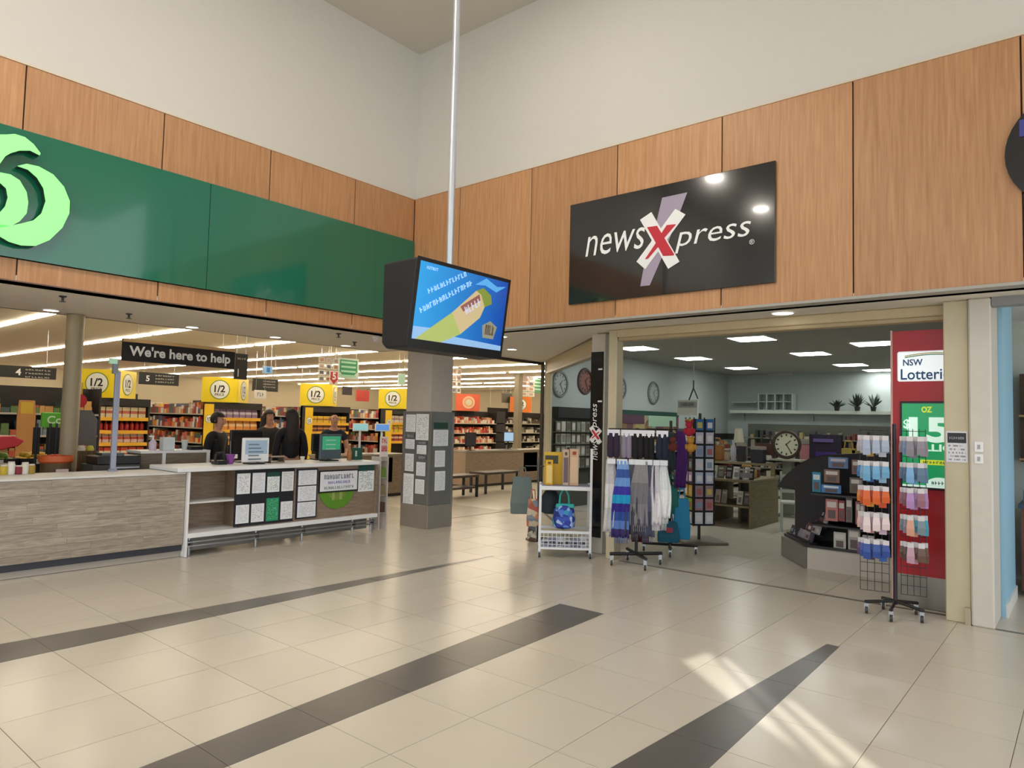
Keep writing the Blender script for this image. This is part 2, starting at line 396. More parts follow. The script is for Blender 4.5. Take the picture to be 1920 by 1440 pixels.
def post(name, label, g_, mt, **k): o = g_.build(name, mt, None, True, loc=(g_.v[0].x, g_.v[0].y, 0), **k); tag(o, label, 'post'); return o
post('corner_post', 'cream post where the angled opening meets the supermarket entrance', G().box(10.33, 10.41, 7.68, 7.80, 0, ZS-.001), CREAM, bevel=.008)
G_ = G().box(7.40, 7.62, 4.66, 4.86, 0, ZS-.001)
post('square_post', 'pale square post carrying the narrow black vertical sign', G_, mat('#d6cfc4', .5), bevel=.008)
post('cream_post', 'cream post at left jamb of the wide newsagency opening', G().box(7.2, 7.36, 4.37, 4.485, 0, ZS-.001), CREAM, bevel=.008)
post('cream_post', 'cream post with a paper notice at the right jamb of the newsagency', G().box(7.03, 7.3, .80, .985, 0, ZS-.001), CREAM, bevel=.008)
post('pale_post', 'pale post with two switch plates beside the light blue shop wall', G().box(6.98, 7.5, .635, .796, 0, ZS-.001), mat('#d4cec4', .5), bevel=.012)
tag(G().box(6.985, 7.03, .80, .84, 0, .14).build('post_shoe', mat('#b5a88f', .5), None, True, loc=(7, .82, 0)), 'short metal shoe at the foot of the right cream post', 'shoe')

# pillar with a steel dado
pl_ = thing('pillar', 'square grey pillar with steel lower cladding covered in notices', 'pillar', (7.38, 7.78, 0))
G().box(7.17, 7.62, 7.52, 8.06, 1.72, ZS-.001).build('shaft', mat('#b9b2aa', .6), pl_, True, bevel=.004)
G().box(7.155, 7.635, 7.505, 8.075, .34, 1.72).build('steel_cladding', mat('#85878a', .36, .55), pl_, True, bevel=.004)
G().box(7.14, 7.65, 7.49, 8.09, 0, .34).build('steel_plinth', mat('#a09b94', .42, .5), pl_, True, bevel=.004)
for dx, dy in ((7.155, 7.505), (7.635, 7.505), (7.155, 8.075)):
    G().box(dx-.014, dx+.014, dy-.014, dy+.014, .3, 1.72).build('corner_guard', mat('#a9a8a6', .3, .85), pl_, True)

# next shop to the right
NB = mat('#9cc9e3', .6, var=.02)
struct(G().box(7.5, 8.5, .60, .635, 0, 2.86), 'wall_neighbour_left', NB)
struct(G().box(7.5, 8.5, .585, .6, 0, .12), 'baseboard_neighbour', WHITE)
struct(G().box(9.6, 9.75, -3, .72, 0, 3.0), 'wall_neighbour_back', mat('#cfd4cc', .7))
struct(G().box(7.35, 9.75, -3, .72, 2.86, 2.95), 'ceiling_neighbour', mat('#dfe2e2', .8))
struct(G().box(6.99, 7.12, -3, .63, 2.66, ZS), 'trim_7', mat('#8d8f92', .5))
G().box(6.99, 7.03, -3, .63, -.003, .004).build('threshold_strip', mat('#6a6a6a', .5), floor, world=True)

# lights in the ceilings
GLOW = mat('#fff6e6', emit=6.0); GLOW_SM = mat('#fff2dc', emit=31.0); RIM = mat('#e9e6df', .5)
def downlight(x, y, z, label, r=.075, emit=GLOW, grp='soffit downlights'):
    t = thing('downlight', label, 'light', (x, y, z), group=grp)
    G().lathe([(r+.02, 0), (r+.02, -.012), (r, -.012), (r, 0)], n=18).build('rim', RIM, t)
    G().lathe([(r, -.004), (r, -.008)], n=18).build('lens', emit, t)
for x, w_ in ((2.66, 'first'), (4.26, 'second'), (5.46, 'third'), (6.69, 'fourth')): downlight(x, 8.97, ZS, w_ + ' small soffit downlight from the left, above the service counter')
downlight(7.0, 6.03, ZS, 'round downlight in the corner soffit nearest the television')
downlight(8.33, 6.95, ZS, 'round downlight in the corner soffit before the supermarket entrance')
downlight(6.92, 2.32, ZS, 'round downlight in the soffit over the newsagency opening', .1)
for p in ((1340, 335), (1427, 393)):                      # ceiling spots mirrored in the glossy newsagency sign
    h = P(*p, 0, 6.465); d = h - Vector((0, 0, EYE)); d.x = -d.x; q = h + d*((ZC-.02-h.z)/d.z)
    downlight(q.x, q.y, ZC, 'large round spot added to the atrium ceiling to brighten the floor', .17, mat('#fff5e8', emit=165), 'atrium ceiling spots')
for x, y in ((4.3, 4.2), (2.2, 4.4), (.4, 3.6), (-1.2, 3.2)): downlight(x, y, ZC, 'large round spot added to the atrium ceiling to brighten the floor', .17, mat('#fff5e8', emit=165), 'atrium ceiling spots')  # extra spots added out of view to brighten the mid floor
STRIP = G().box(-.028, .028, 0, 4.85, -.036, -.012).mesh('batten', GLOW_SM)
for k in range(10):
    for j in range(4):
        x = 3.86 + 2.21*k; y = 9.5 + 5.05*j
        tag(mesh_object('strip_light', STRIP, None, (x, y, 3.2)), 'long white batten light on the supermarket ceiling', 'light', 'supermarket batten lights')
for i, (px, py) in enumerate(((1195, 653), (1300, 672), (1410, 635), (1390, 690), (1520, 663), (1638, 644), (1595, 684), (1470, 703), (1648, 694))):
    q = P(px, py, 2, 3.035)
    t = thing('troffer_light', ['first', 'second', 'fourth', 'third', 'sixth', 'eighth', 'seventh', 'fifth', 'ninth'][i] + ' square lit panel from the left in the newsagency ceiling', 'light', (q.x, q.y, 3.04), group='newsagency ceiling panels')
    G().box(-.33, .33, -.33, .33, -.012, 0).build('frame', RIM, t); G().box(-.29, .29, -.29, .29, -.016, -.012).build('diffuser', mat('#f4f8f4', emit=18), t)
for px, py, w_ in ((118, 555, 'first'), (242, 588, 'second'), (635, 625, 'third'), (665, 641, 'fourth')):
    q = P(px, py, 2, ZS)
    t = thing('sprinkler', w_ + ' small dark sprinkler head from the left on the soffit', 'sprinkler', (q.x, q.y, ZS), group='soffit sprinklers')
    G().lathe([(.035, 0), (.035, -.01), (.012, -.02), (.012, -.05), (.03, -.055), (.03, -.06)], n=10).build('head', DARKSTEEL, t)
t = thing('security_camera', 'small white dome camera on the soffit left of the television', 'camera', tuple(P(704, 632, 2, ZS)))
G().lathe([(.05, 0), (.05, -.03), (.02, -.04)], n=14).build('base', WHITE, t); G().ball((0, 0, -.04), .035).build('dome', mat('#d8d6e0', .2), t, smooth=True)

# ------------------------------------------------------------------ big signs on the fascias
def prism_px(pts, ax, c, depth):
    v = [P(x, y, ax, c) for x, y in pts]; off = [0, 0, 0]; off[ax] = depth
    return G().prism(v, off)
gs = thing('fascia_sign', 'long glossy dark green sign band across the supermarket front', 'sign', (3.5, YA-.03, 2.93))
GREEN = mat('#006b51', .12, var=0, coat=.8, spec=.6)
for a, b in ((-.1, 3.552), (3.558, 6.47)): G().box(a, b, YA-.055, YA-.02, 2.93, 4.072).build('green_panel', GREEN, gs, True)
LEAF = [(0,252),(13,252),(28,251),(47,257),(63,270),(76,287),(75,291),(57,282),(37,282),(20,287),(10,293),(0,307)]
CRES = [(33,311),(50,307),(73,312),(100,327),(120,350),(131,377),(130,400),(117,427),(93,450),(67,461),(40,460),(17,453),(0,443),(-20,425),(-14,414),(0,421),(20,423),(40,419),(63,413),(78,400),(86,377),(82,353),(70,333),(53,318)]
RING = [(-30,325),(0,323),(20,327),(37,338),(50,360),(53,380),(50,400),(37,415),(20,424),(0,427),(-30,425),(-30,400),(0,398),(10,387),(15,370),(12,353),(0,342),(-30,342)]
lg = thing('logo', 'glowing light green apple-like emblem standing off the green sign', 'logo', (2.0, YA-.06, 3.5))
MINT = mat('#8ef58c', .4, emit=.62, var=0); RETURN = mat('#0b3a24', .5)
for nm, pts in (('leaf', LEAF), ('outer_curl', CRES), ('inner_curl', RING)):
    g = prism_px(pts, 1, YA-.16, .012); f = g.build(nm, MINT, lg, True)
    g = prism_px(pts, 1, YA-.148, .085); inv = world_of(lg).inverted(); g.v = [inv @ p for p in g.v]; g.build('return_edge', RETURN, f)

ns = thing('fascia_sign', 'glossy black sign reading newsXpress on the veneer fascia', 'sign', (6.47, 3.4, 2.95))
G().box(6.462, 6.488, 2.238, 4.570, 2.947, 4.100).build('panel', mat('#131315', .12, var=0, coat=.6), ns, True, bevel=.004)
XF = 6.46
def cpx(pts): return [(1050+x/4.465, 280+y/4.465) for x, y in pts]
prism_px(cpx([(855,405),(1065,360),(1012,500),(880,840),(750,1138),(672,1146),(700,990),(810,600)]), 0, XF-.002, .004).build('lilac_slash', mat('#a79bb0', .5, var=0), ns, True)
for q in ([(670,590),(765,525),(1000,940),(905,1000)], [(965,497),(1050,545),(712,1003),(640,940)]):
    prism_px(cpx(q), 0, XF-(.007 if q[0][0] == 670 else .0065), .004).build('white_stroke', LETTER_W, ns, True)
RX = mat('#c9263a', .5, var=0)
for k_, q in enumerate(([(728,652),(812,640),(955,878),(950,888),(862,892),(856,880)], [(893,634),(968,626),(962,636),(846,770),(822,742)], [(806,778),(832,800),(735,915),(712,918)])):
    prism_px(cpx(q), 0, XF-.011-.001*k_, .004+.001*k_).build('red_stroke', RX, ns, True)
def sign_text(s, l, b, r, t):
    a = P(*cpx([l])[0], 0, XF); c = P(*cpx([r])[0], 0, XF); z0 = P(*cpx([b])[0], 0, XF).z; z1 = P(*cpx([t])[0], 0, XF).z
    text(s, ns, LETTER_W, (XF, (a.y+c.y)/2, (z0+z1)/2), abs(a.y-c.y), z1-z0, 'B', shear=.22, bold=-.003)
sign_text('news', (215,880), (300,890), (712,760), (300,722))
sign_text('press', (965,800), (1010,868), (1600,700), (1290,648))
text('®', ns, LETTER_W, tuple(P(*cpx([(1607,775)])[0], 0, XF)), None, .05, 'B')

rs = thing('round_sign', 'black round sign at the right end of the veneer fascia', 'sign', (6.47, .02, 3.72))
G().lathe([(.455, 0), (.455, .03)], (6.455, .03, 3.73), 40, 'X').build('disc', mat('#141318', .15, coat=.5), rs, True)
G().box(6.447, 6.454, .30, .39, 3.86, 3.99).build('blue_mark', mat('#3d3f8e', .4), rs, True)
G().box(6.447, 6.454, .02, .27, 3.86, 3.99).build('blue_mark', mat('#3d3f8e', .4), rs, True)

# ------------------------------------------------------------------ hanging television
TVY = 4.25
tv = thing('television', 'black hanging screen showing a blue drink advertisement', 'television', (4.3, TVY+.1, 2.3))
q = [P(a, b, 1, TVY) for a, b in ((775, 485), (945, 523), (929, 666), (752, 645))]
x0, x1 = q[0].x-.012, q[1].x+.01; zt, zb = q[0].z+.012, q[3].z-.015
tilt = .07
g = G().prism([(x0, TVY-tilt, zt), (x0, TVY+.36, zt-.005), (x0, TVY+.36, zb+.05), (x0, TVY+.3, zb), (x0, TVY+.03, zb)], (x1-x0, 0, 0)); g.build('casing', SOFTBLACK, tv, True, bevel=.02, seg=2)
def tvp(u, v, d=0):
    """point on the sloping screen, u 0..1 left to right, v 0..1 bottom to top"""
    a = Vector((x0+.03+(x1-x0-.06)*u, 0, zb+.075+(zt-zb-.105)*v)); k = (a.z-zb)/(zt-zb)
    a.y = TVY+.03 - (tilt+.03)*k - .004 - d; return a
fr = [tvp(-.03, -.12, -.002), tvp(1.03, -.12, -.002), tvp(1.03, 1.05, -.002), tvp(-.03, 1.05, -.002)]
G().prism(fr, (0, -.004, 0)).build('bezel', BLACK, tv, True)
def screen_mat(name, c0, c1, axis, e):
    mt, nt, N, L, b = nodes_of(name); tc = N.new('ShaderNodeTexCoord'); sp = N.new('ShaderNodeSeparateXYZ'); L.new(tc.outputs['Generated'], sp.inputs[0])
    cr = N.new('ShaderNodeValToRGB'); cr.color_ramp.elements[0].color = srgb(c0); cr.color_ramp.elements[1].color = srgb(c1); L.new(sp.outputs[axis], cr.inputs[0])
    L.new(cr.outputs[0], b.inputs['Base Color']); L.new(cr.outputs[0], b.inputs['Emission Color']); b.inputs['Emission Strength'].default_value = e; b.inputs['Roughness'].default_value = .2; return mt
scr = G().prism([tvp(0, 0), tvp(1, 0), tvp(1, 1), tvp(0, 1)], (0, -.003, 0)).build('screen', screen_mat('tv_blue', '#2a95d8', '#1446a4', 'X', .6), tv, True)
def lit(h): return mat(h, .3, emit=.5, var=0)
def scr_poly(name, uv, m_, d):
    g = G().prism([tvp(u, v, .005+d) for u, v in uv], (0, -.002, 0)); inv = world_of(tv).inverted(); g.v = [inv @ p for p in g.v]; return g.build(name, m_, scr)
scr_poly('water_band', [(0, 0), (1, 0), (1, .07), (.45, .1), (.2, .17), (0, .16)], lit('#8fb9e6'), 0)
scr_poly('tube_body', [(.03, 0), (.3, 0), (.5, .15), (.38, .42)], lit('#a9b86a'), .001)
scr_poly('tube_label', [(.38, .42), (.5, .15), (.70, .42), (.74, .58), (.68, .74), (.62, .78)], lit('#c7b489'), .001)
scr_poly('label_stripe', [(.46, .52), (.50, .46), (.68, .66), (.66, .74)], lit('#8d5a54'), .002)
scr_poly('tube_cap', [(.74, .58), (.68, .74), (.62, .78), (.70, .84), (.80, .76), (.82, .64)], lit('#7d8f3c'), .002)
scr_poly('ice_splash', [(.6, .86), (.72, .98), (.86, .9), (.97, .93), (.86, .82), (.72, .88)], lit('#57a9e8'), .001)
def scr_glyphs(u, v, n, w, h, rot, hexc='#a9d4f4'):
    g = glyphs(G(), tuple(tvp(u, v, .01)), n, w, h, rot=rot); y_c = tvp(u, v, .01).y
    for p in g.v: p.y = p.y - y_c + TVY+.03 - (tilt+.03)*((p.z-zb)/(zt-zb)) - .012
    inv = world_of(tv).inverted(); g.v = [inv @ p for p in g.v]; g.build('lettering', lit(hexc), scr)
scr_glyphs(.29, .80, 13, .48, .042, .48); scr_glyphs(.30, .62, 17, .66, .045, .52); scr_glyphs(.60, .56, 5, .22, .07, .55, '#c9cbe2'); scr_glyphs(.12, .93, 8, .13, .025, 0)
scr_poly('badge', [(.76, .15), (.89, .15), (.92, .33), (.83, .4), (.74, .32)], lit('#8d8f7d'), .001); scr_glyphs(.83, .27, 4, .12, .09, 0, '#5b4a3a')
G().tube((P(843, 490, 1, TVY+.18).x, TVY+.18, zt-.03), (P(843, 490, 1, TVY+.18).x, TVY+.18, ZC), .032, 16).build('suspension_pole', mat('#cfd3da', .3, .6), tv, True, smooth=True)
G().lathe([(.07, 0), (.07, .012), (.045, .03), (.034, .05)], (P(843, 490, 1, TVY+.18).x, TVY+.18, zt-.006), 16).build('pole_flange', mat('#c3c7cd', .3, .6), tv, True)

# ------------------------------------------------------------------ service counter and desk
YC = 7.86
LAM = wood('grey_laminate', '#8f8275', '#b8ab9b', (1.3, 14, 14), .5, .12, 6)
LAM2 = wood('brown_laminate', '#7f6c5b', '#a08b76', (1.3, 12, 12), .5, .08, 6)
KICK = mat('#34343f', .4)
ct = thing('service_counter', 'long low counter clad in grey timber planks by the front left', 'counter', (1.2, YC+.3, 0))
G().box(-2.2, 3.745, YC+.02, YC+.62, .14, .925).build('body', LAM2, ct, True)
G().box(-2.2, 3.745, YC-.006, YC+.66, .925, .947).build('worktop', PANELW, ct, True, bevel=.004)
G().box(-2.2, 3.745, YC+.06, YC+.58, .0, .07).build('plinth', mat('#b3aba0', .4), ct, True)
G().box(-2.2, 3.745, YC+.03, YC+.6, .07, .14).build('kickboard', KICK, ct, True)
rows = 11; rh = (.923-.142)/rows
for r in range(rows):
    x = -.35 - random.random()*.5
    while x < 3.74:
        w = random.uniform(.45, .95); a, b = max(x, -.4), min(x+w, 3.743)
        if 3.743-b < .15: b = 3.743
        if b-a > .02:
            G().box(-(b-a)/2+.0008, (b-a)/2-.0008, -.012, .02, -rh/2+.0008, rh/2-.0008).build('plank', LAM, ct, loc=((a+b)/2-ct.location.x, YC+.008-ct.location.y, .142+rh*(r+.5)))
        if b >= 3.743: break
        x += w
dk = thing('service_desk', 'white-edged service desk with open shelves and a wall of notices', 'desk', (5.1, YC+.3, 0))
G().box(3.75, 3.775, YC-.05, YC+.6, 0, .95).build('end_panel', PLASTW, dk, True, bevel=.003)
G().box(3.62, 6.47, YC-.07, YC+.66, .952, 1.0).build('worktop', PLASTW, dk, True, bevel=.006)
G().box(3.775, 6.47, YC-.06, YC+.62, .21, .262).build('lower_shelf', PLASTW, dk, True, bevel=.004)
G().box(3.775, 4.40, YC, YC+.35, .585, .605).build('shelf', PANELW, dk, True)
G().box(3.775, 4.42, YC+.36, YC+.38, .262, .952).build('back_panel', LAM2, dk, True)
G().box(4.40, 6.44, YC, YC+.38, .262, .952).build('front_panel', LAM2, dk, True)
G().box(6.44, 6.465, YC-.03, YC+.6, .262, .952).build('end_panel', LAM2, dk, True)
G().box(3.8, 6.42, YC+.12, YC+.14, .04, .21).build('skirting', mat('#8f8d8b', .35, .6), dk, True)
for z in (.16, .115): G().tube((3.78, YC-.02, z), (6.46, YC-.02, z), .012).build('bumper_rail', STEEL, dk, True)
for x in (3.83, 4.65, 5.3, 6.1, 6.42):
    G().tube((x, YC+.03, 0), (x, YC+.03, .21), .018).build('foot', STEEL, dk, True); G().box(x-.012, x+.012, YC-.03, YC+.03, .1, .175).build('rail_bracket', DARKSTEEL, dk, True)
YF = YC-.006                 # notices stand proud of the panel
def sheet(x0, x1, z0, z1, y, mt, label, cat='notice', name='paper_notice', th=.003, group=None):
    return solo(G().box(x0, x1, y-th, y, z0, z1), name, mt, label, cat, ((x0+x1)/2, y, z0), group)
PAPER = print_mat('paper_lines', ink='#a7abb8', amount=.52); PAPER2 = print_mat('paper_pale', '#eef0f6', '#c2c7d6', 22, amount=.48); PGREEN = print_mat('paper_green', '#2f9a6b', '#8fd0b0', 16, amount=.55)
PHEAD = print_mat('paper_greenhead', '#eef2f3', '#9aa3a8', 18, '#1d4a44', .22); PCODE = print_mat('paper_tight', '#eef0f1', '#aab0b8', 26, amount=.46)
def board(name, px0, py0, px1, py1, label):
    a, b, c, d = RY(px0, py0, px1, py1, YF)
    return solo(G().box(a, b, YF-.008, YC-.001, c, d), name, mat('#20202c', .4), label, 'board', ((a+b)/2, YF, c), bevel=.003)
a, b, _, _ = RY(441, 900, 551, 900, YF); z0, z1 = .295, .925
solo(G().box(a, b, YF-.01, YC-.001, z0-.02, z1+.02), 'notice_board', mat('#1f2028', .4), 'dark board holding two rows of four papers on the service desk', 'board', ((a+b)/2, YF, z0))
cw = (b-a)/4
names = [('white text notice, top left of the dark board', PAPER), ('pale notice, second in the top row of the dark board', PAPER2), ('notice with green heading in the top row of the dark board', PHEAD), ('closely printed notice, top right of the dark board', PCODE),
         ('white notice, lower left of the dark board', PAPER2), ('white notice, second in the lower row of the dark board', PAPER), ('solid green notice in the lower row of the dark board', PGREEN), ('white notice, lower right of the dark board', PAPER)]
for i, (lb, m_) in enumerate(names):
    c = i % 4; top = i < 4
    zb_, zt_ = (.66, .905) if top else ((.31, .53) if m_ is not PGREEN else (.305, .585))
    sheet(a+cw*c+.018, a+cw*(c+1)-.012, zb_, zt_, YF-.0105, m_, lb)
a, b, _, _ = RY(556, 900, 595, 900, YF)
solo(G().box(a, b, YF-.01, YC-.001, .29, .93), 'notice_board', mat('#23243a', .4), 'narrow dark frame holding three stacked papers on the service desk', 'board', ((a+b)/2, YF, .29))
for k, nm in enumerate(('bottom', 'middle', 'top')): sheet(a+.02, b-.02, .31+.205*k, .50+.205*k, YF-.0105, PAPER2, nm + ' paper of the three in the narrow frame')
a, b, c, d = RY(600, 885, 668, 917, YF)
hs_ = thing('hours_sign', 'wide white sign in black frame above the green desk emblem', 'sign', ((a+b)/2, YF, c))
G().box(a-.02, b+.02, YF-.012, YF-.006, c-.02, d+.018).build('frame', BLACK, hs_, True); G().box(a, b, YF-.015, YF-.012, c, d).build('face', mat('#e9eaf2', .5), hs_, True)
glyphs(G(), ((a+b)/2, YF-.015, d-.07), 11, (b-a)*.82, .06).build('lettering', mat('#7d808e', .5), hs_, True); glyphs(G(), ((a+b)/2, YF-.015, (c+d)/2-.015), 12, (b-a)*.6, .035).build('lettering', mat('#8d8cc0', .5), hs_, True); glyphs(G(), ((a+b)/2, YF-.015, c+.045), 14, (b-a)*.8, .035).build('lettering', mat('#8f9a98', .5), hs_, True)
a2, b2, c2, d2 = RY(672, 876, 700, 920, YF); sheet(a2, b2, c2, .945, YF-.003, PHEAD, 'white paper with dark green heading at right end of desk')
em = thing('emblem', 'bright green rounded emblem on the front of the service desk', 'emblem', ((a+b)/2, YF, .4))
GLIME = mat('#5f9428', .5); cx, cz, R_ = (a+b)/2-.02, .665, .29
def arc(r0, r1, t0, t1, n=18): 
    o_ = [(cx+r1*cos(rad(t0+(t1-t0)*i/n)), YF-.001, cz+r1*sin(rad(t0+(t1-t0)*i/n))) for i in range(n+1)]
    i_ = [(cx+r0*cos(rad(t1-(t1-t0)*i/n)), YF-.001, cz+r0*sin(rad(t1-(t1-t0)*i/n))) for i in range(n+1)]; return o_ + i_
G().prism([(cx+.24*cos(rad(t_)), YF-.0005, cz+.24*sin(rad(t_))) for t_ in range(180, 361, 12)], (0, -.001, 0)).build('backing', mat('#7f9440', .5), em, True)
G().prism(arc(.17, R_, 182, 358), (0, -.004, 0)).build('outer_curl', GLIME, em, True)
for s_ in (-1, 1): G().box(cx+s_*.06-.022, cx+s_*.06+.022, YF-.0075, YF-.006, cz-.17, cz-.03).build('inner_bar', mat('#93ad5c', .5), em, True)
G().prism([(cx-.2, YF-.001, cz-.1), (cx-.08, YF-.001, cz-.26), (cx+.08, YF-.001, cz-.26), (cx+.2, YF-.001, cz-.1), (cx+.1, YF-.001, cz-.16), (cx, YF-.001, cz-.19), (cx-.1, YF-.001, cz-.16)], (0, -.003, 0)).build('inner_curl', GLIME, em, True)

# notices on the pillar
def sheetB(y0, y1, z0, z1, mt, label):          # on the pillar's left side (faces -X)
    return solo(G().box(7.143, 7.1465, y0, y1, z0, z1), 'paper_notice', mt, label, 'notice', (7.145, (y0+y1)/2, z0))
def pxB(x0, y0, x1, y1, mt, label):
    a_ = P(x0, y0, 0, 7.145); b_ = P(x1, y1, 0, 7.145); return sheetB(b_.y, a_.y, b_.z, a_.z, mt, label)
BPAPER = print_mat('paper_b', '#e9ebef', '#a2a7b4', 18, amount=.52, cols='Y'); BPALE = print_mat('paper_b2', '#f0f1f4', '#c0c4d0', 22, amount=.48, cols='Y'); BDARK = print_mat('paper_b3', '#55555c', '#c4c6cc', 5, amount=.45, cols='Y')
pxB(762, 777, 779, 810, BPALE, 'small pale sheet at the upper left of the grey pillar'); pxB(781, 776, 804, 826, BPAPER, 'large white sheet at the top of the pillar\'s left side')
pxB(761, 813, 777, 821, BDARK, 'dark strip notice below the small pale pillar sheet'); pxB(761, 823, 777, 842, BPAPER, 'short white notice on the left column of the pillar')
pxB(760, 850, 775, 884, BPAPER, 'white notice with a dark mark midway down the pillar'); pxB(757, 887, 774, 954, BPALE, 'long white notice lowest on the left column of the pillar')
pxB(783, 827, 800, 833, BDARK, 'dark strip notice under the large pillar sheet'); pxB(782, 834, 799, 852, BPAPER, 'white notice under the dark strip, right column of the pillar'); pxB(783, 854, 799, 862, BDARK, 'second dark strip notice on the right column of the pillar')
pxB(781, 866, 797, 893, BPAPER, 'white notice in the middle of the pillar\'s right column'); pxB(779, 898, 795, 927, BPALE, 'lowest white notice on the pillar\'s right column')
for i, (x0_, y0_, x1_, y1_, m_, lb) in enumerate(((814, 792, 840, 804, mat('#20463e', .4), 'dark green heading card on the front of the pillar'), (813, 806, 840, 836, PAPER2, 'wide pale sheet on the front of the pillar'), (816, 845, 834, 875, PAPER2, 'middle white sheet on the front of the pillar'), (816, 884, 834, 919, PAPER2, 'lowest white sheet on the front of the pillar'))):
    a, b, c, d = RY(x0_, y0_, x1_, y1_, 7.5); sheet(a, b, c, d, 7.504, m_, lb)
tag(G().box(7.655, 7.72, 7.6, 7.7, 1.6, 1.72).build('wall_speaker', BLACK, None, True, loc=(7.69, 7.65, 1.6), bevel=.008), 'small black box fixed to the right side of the pillar', 'box')

# ------------------------------------------------------------------ supermarket: shelving and hanging signs
YE = 16.0
BODYK = mat('#241f1e', .6); STRIPY = mat('#e0a92c', .5); SHELFM = mat('#bdb6a8', .5)
CARTON = ['#c23a2c', '#d98a3a', '#e7c36a', '#7a3b2a', '#b9a58c', '#8c2f39', '#d9d2c4', '#5d6b4b', '#a8562e', '#c96f5a', '#4a5a72', '#e3ddd2']
MIXED = island_mat('mixed_packets', CARTON)
def box_mesh(w, d, h, mt, bev=.006):
    me = G().box(-w/2, w/2, -d/2, d/2, 0, h).mesh('packet', mt); return me
def bottle_mesh(r, h, mt):
    return G().lathe([(r*.9, 0), (r, h*.04), (r, h*.6), (r*.75, h*.7), (r*.32, h*.82), (r*.32, h)], n=10).mesh('bottle', mt, True)
def pouch_mesh(w, d, h, mt):
    return G().add([(-w/2, -d/2, 0), (w/2, -d/2, 0), (w/2, d/2, 0), (-w/2, d/2, 0), (-w*.48, -d*.55, h*.4), (w*.48, -d*.55, h*.4), (w*.48, d*.55, h*.4), (-w*.48, d*.55, h*.4), (-w/2, -.004, h), (w/2, -.004, h), (w/2, .004, h), (-w/2, .004, h)],
        [(0, 3, 2, 1), (0, 1, 5, 4), (1, 2, 6, 5), (2, 3, 7, 6), (3, 0, 4, 7), (4, 5, 9, 8), (5, 6, 10, 9), (6, 7, 11, 10), (7, 4, 8, 11), (8, 9, 10, 11)]).mesh('pouch', mt)
def pack_mat(c, band):
    key = 'pack' + c + band
    if key in MATS: return MATS[key]
    mt, nt, N, L, b = nodes_of(key); tc = N.new('ShaderNodeTexCoord'); sp = N.new('ShaderNodeSeparateXYZ'); L.new(tc.outputs['Generated'], sp.inputs[0])
    cr = N.new('ShaderNodeValToRGB'); cr.color_ramp.interpolation = 'CONSTANT'; el = cr.color_ramp.elements; el[0].color = srgb(c); el[1].position = .35; el[1].color = srgb(band)
    e = el.new(.62); e.color = srgb(c); L.new(sp.outputs['Z'], cr.inputs[0]); L.new(cr.outputs[0], b.inputs['Base Color']); b.inputs['Roughness'].default_value = .4; MATS[key] = mt; return mt
def row(me, name, n, xa, xb, y, z, label, cat, grp, rz=0):
    for i in range(n):
        o = mesh_object(name, me, None, (xa+(xb-xa)*(i+.5)/n, y, z)); o.rotation_euler.z = rz + random.uniform(-.05, .05); tag(o, label, cat, grp)
BOXH = .6
def circle_sign(parent, c, face_rot, r, ymat):
    """white disc with 1/2 on one face of a sign; c: centre of the face, face_rot: turn about Z of a face that looks to -Y"""
    R4 = Matrix.Rotation(face_rot, 3, 'Z')
    for nm, rr, m_, d in (('green_ring', r*1.1, mat('#6f8a1f', .5), .004), ('white_disc', r, mat('#f2f1e6', .5), .007)):
        g = G().lathe([(rr, -d), (rr, 0)], n=22, axis='Y'); g.v = [R4 @ p + Vector(c) for p in g.v]; g.build(nm, m_, parent, True)
    g = text_geo('1/2', None, r*.8, bold=.025, ext=.01); g.v = [R4 @ (p+Vector((0, 0, r*.1))) + Vector(c) for p in g.v]; g.build('lettering', LETTER_K, parent, True)
    g = text_geo('PRICE', r*1.0, None, bold=.01, ext=.01); g.v = [R4 @ (p+Vector((0, 0, -r*.55))) + Vector(c) for p in g.v]; g.build('lettering', LETTER_K, parent, True)
def cube_sign(cx, cy, z, s, label, cols=('#f0d51c', '#f0d51c'), half=True):
    t = thing('box_sign', label, 'sign', (cx, cy, z)); k = s/2
    rz = -pi/4
    for f, hexc in ((0, cols[0]), (1, cols[1])):
        a = rz + f*pi/2; R3 = Matrix.Rotation(a, 3, 'Z')
        g = G().box(-k, k, -k-.01, -k, 0, BOXH); g.v = [R3 @ p + Vector((cx, cy, z)) for p in g.v]; g.build('face_panel', mat(hexc, .45), t, True)
        if half: circle_sign(t, tuple(R3 @ Vector((0, -k-.011, BOXH/2)) + Vector((cx, cy, z))), a, .215, None)
    g = G().box(-k+.005, k-.005, -k+.005, k-.005, 0, BOXH-.01); R3 = Matrix.Rotation(rz, 3, 'Z'); g.v = [R3 @ p + Vector((cx, cy, z)) for p in g.v]; g.build('core', BODYK, t, True)
    return t
WHICH = ['first', 'second', 'third', 'fourth']
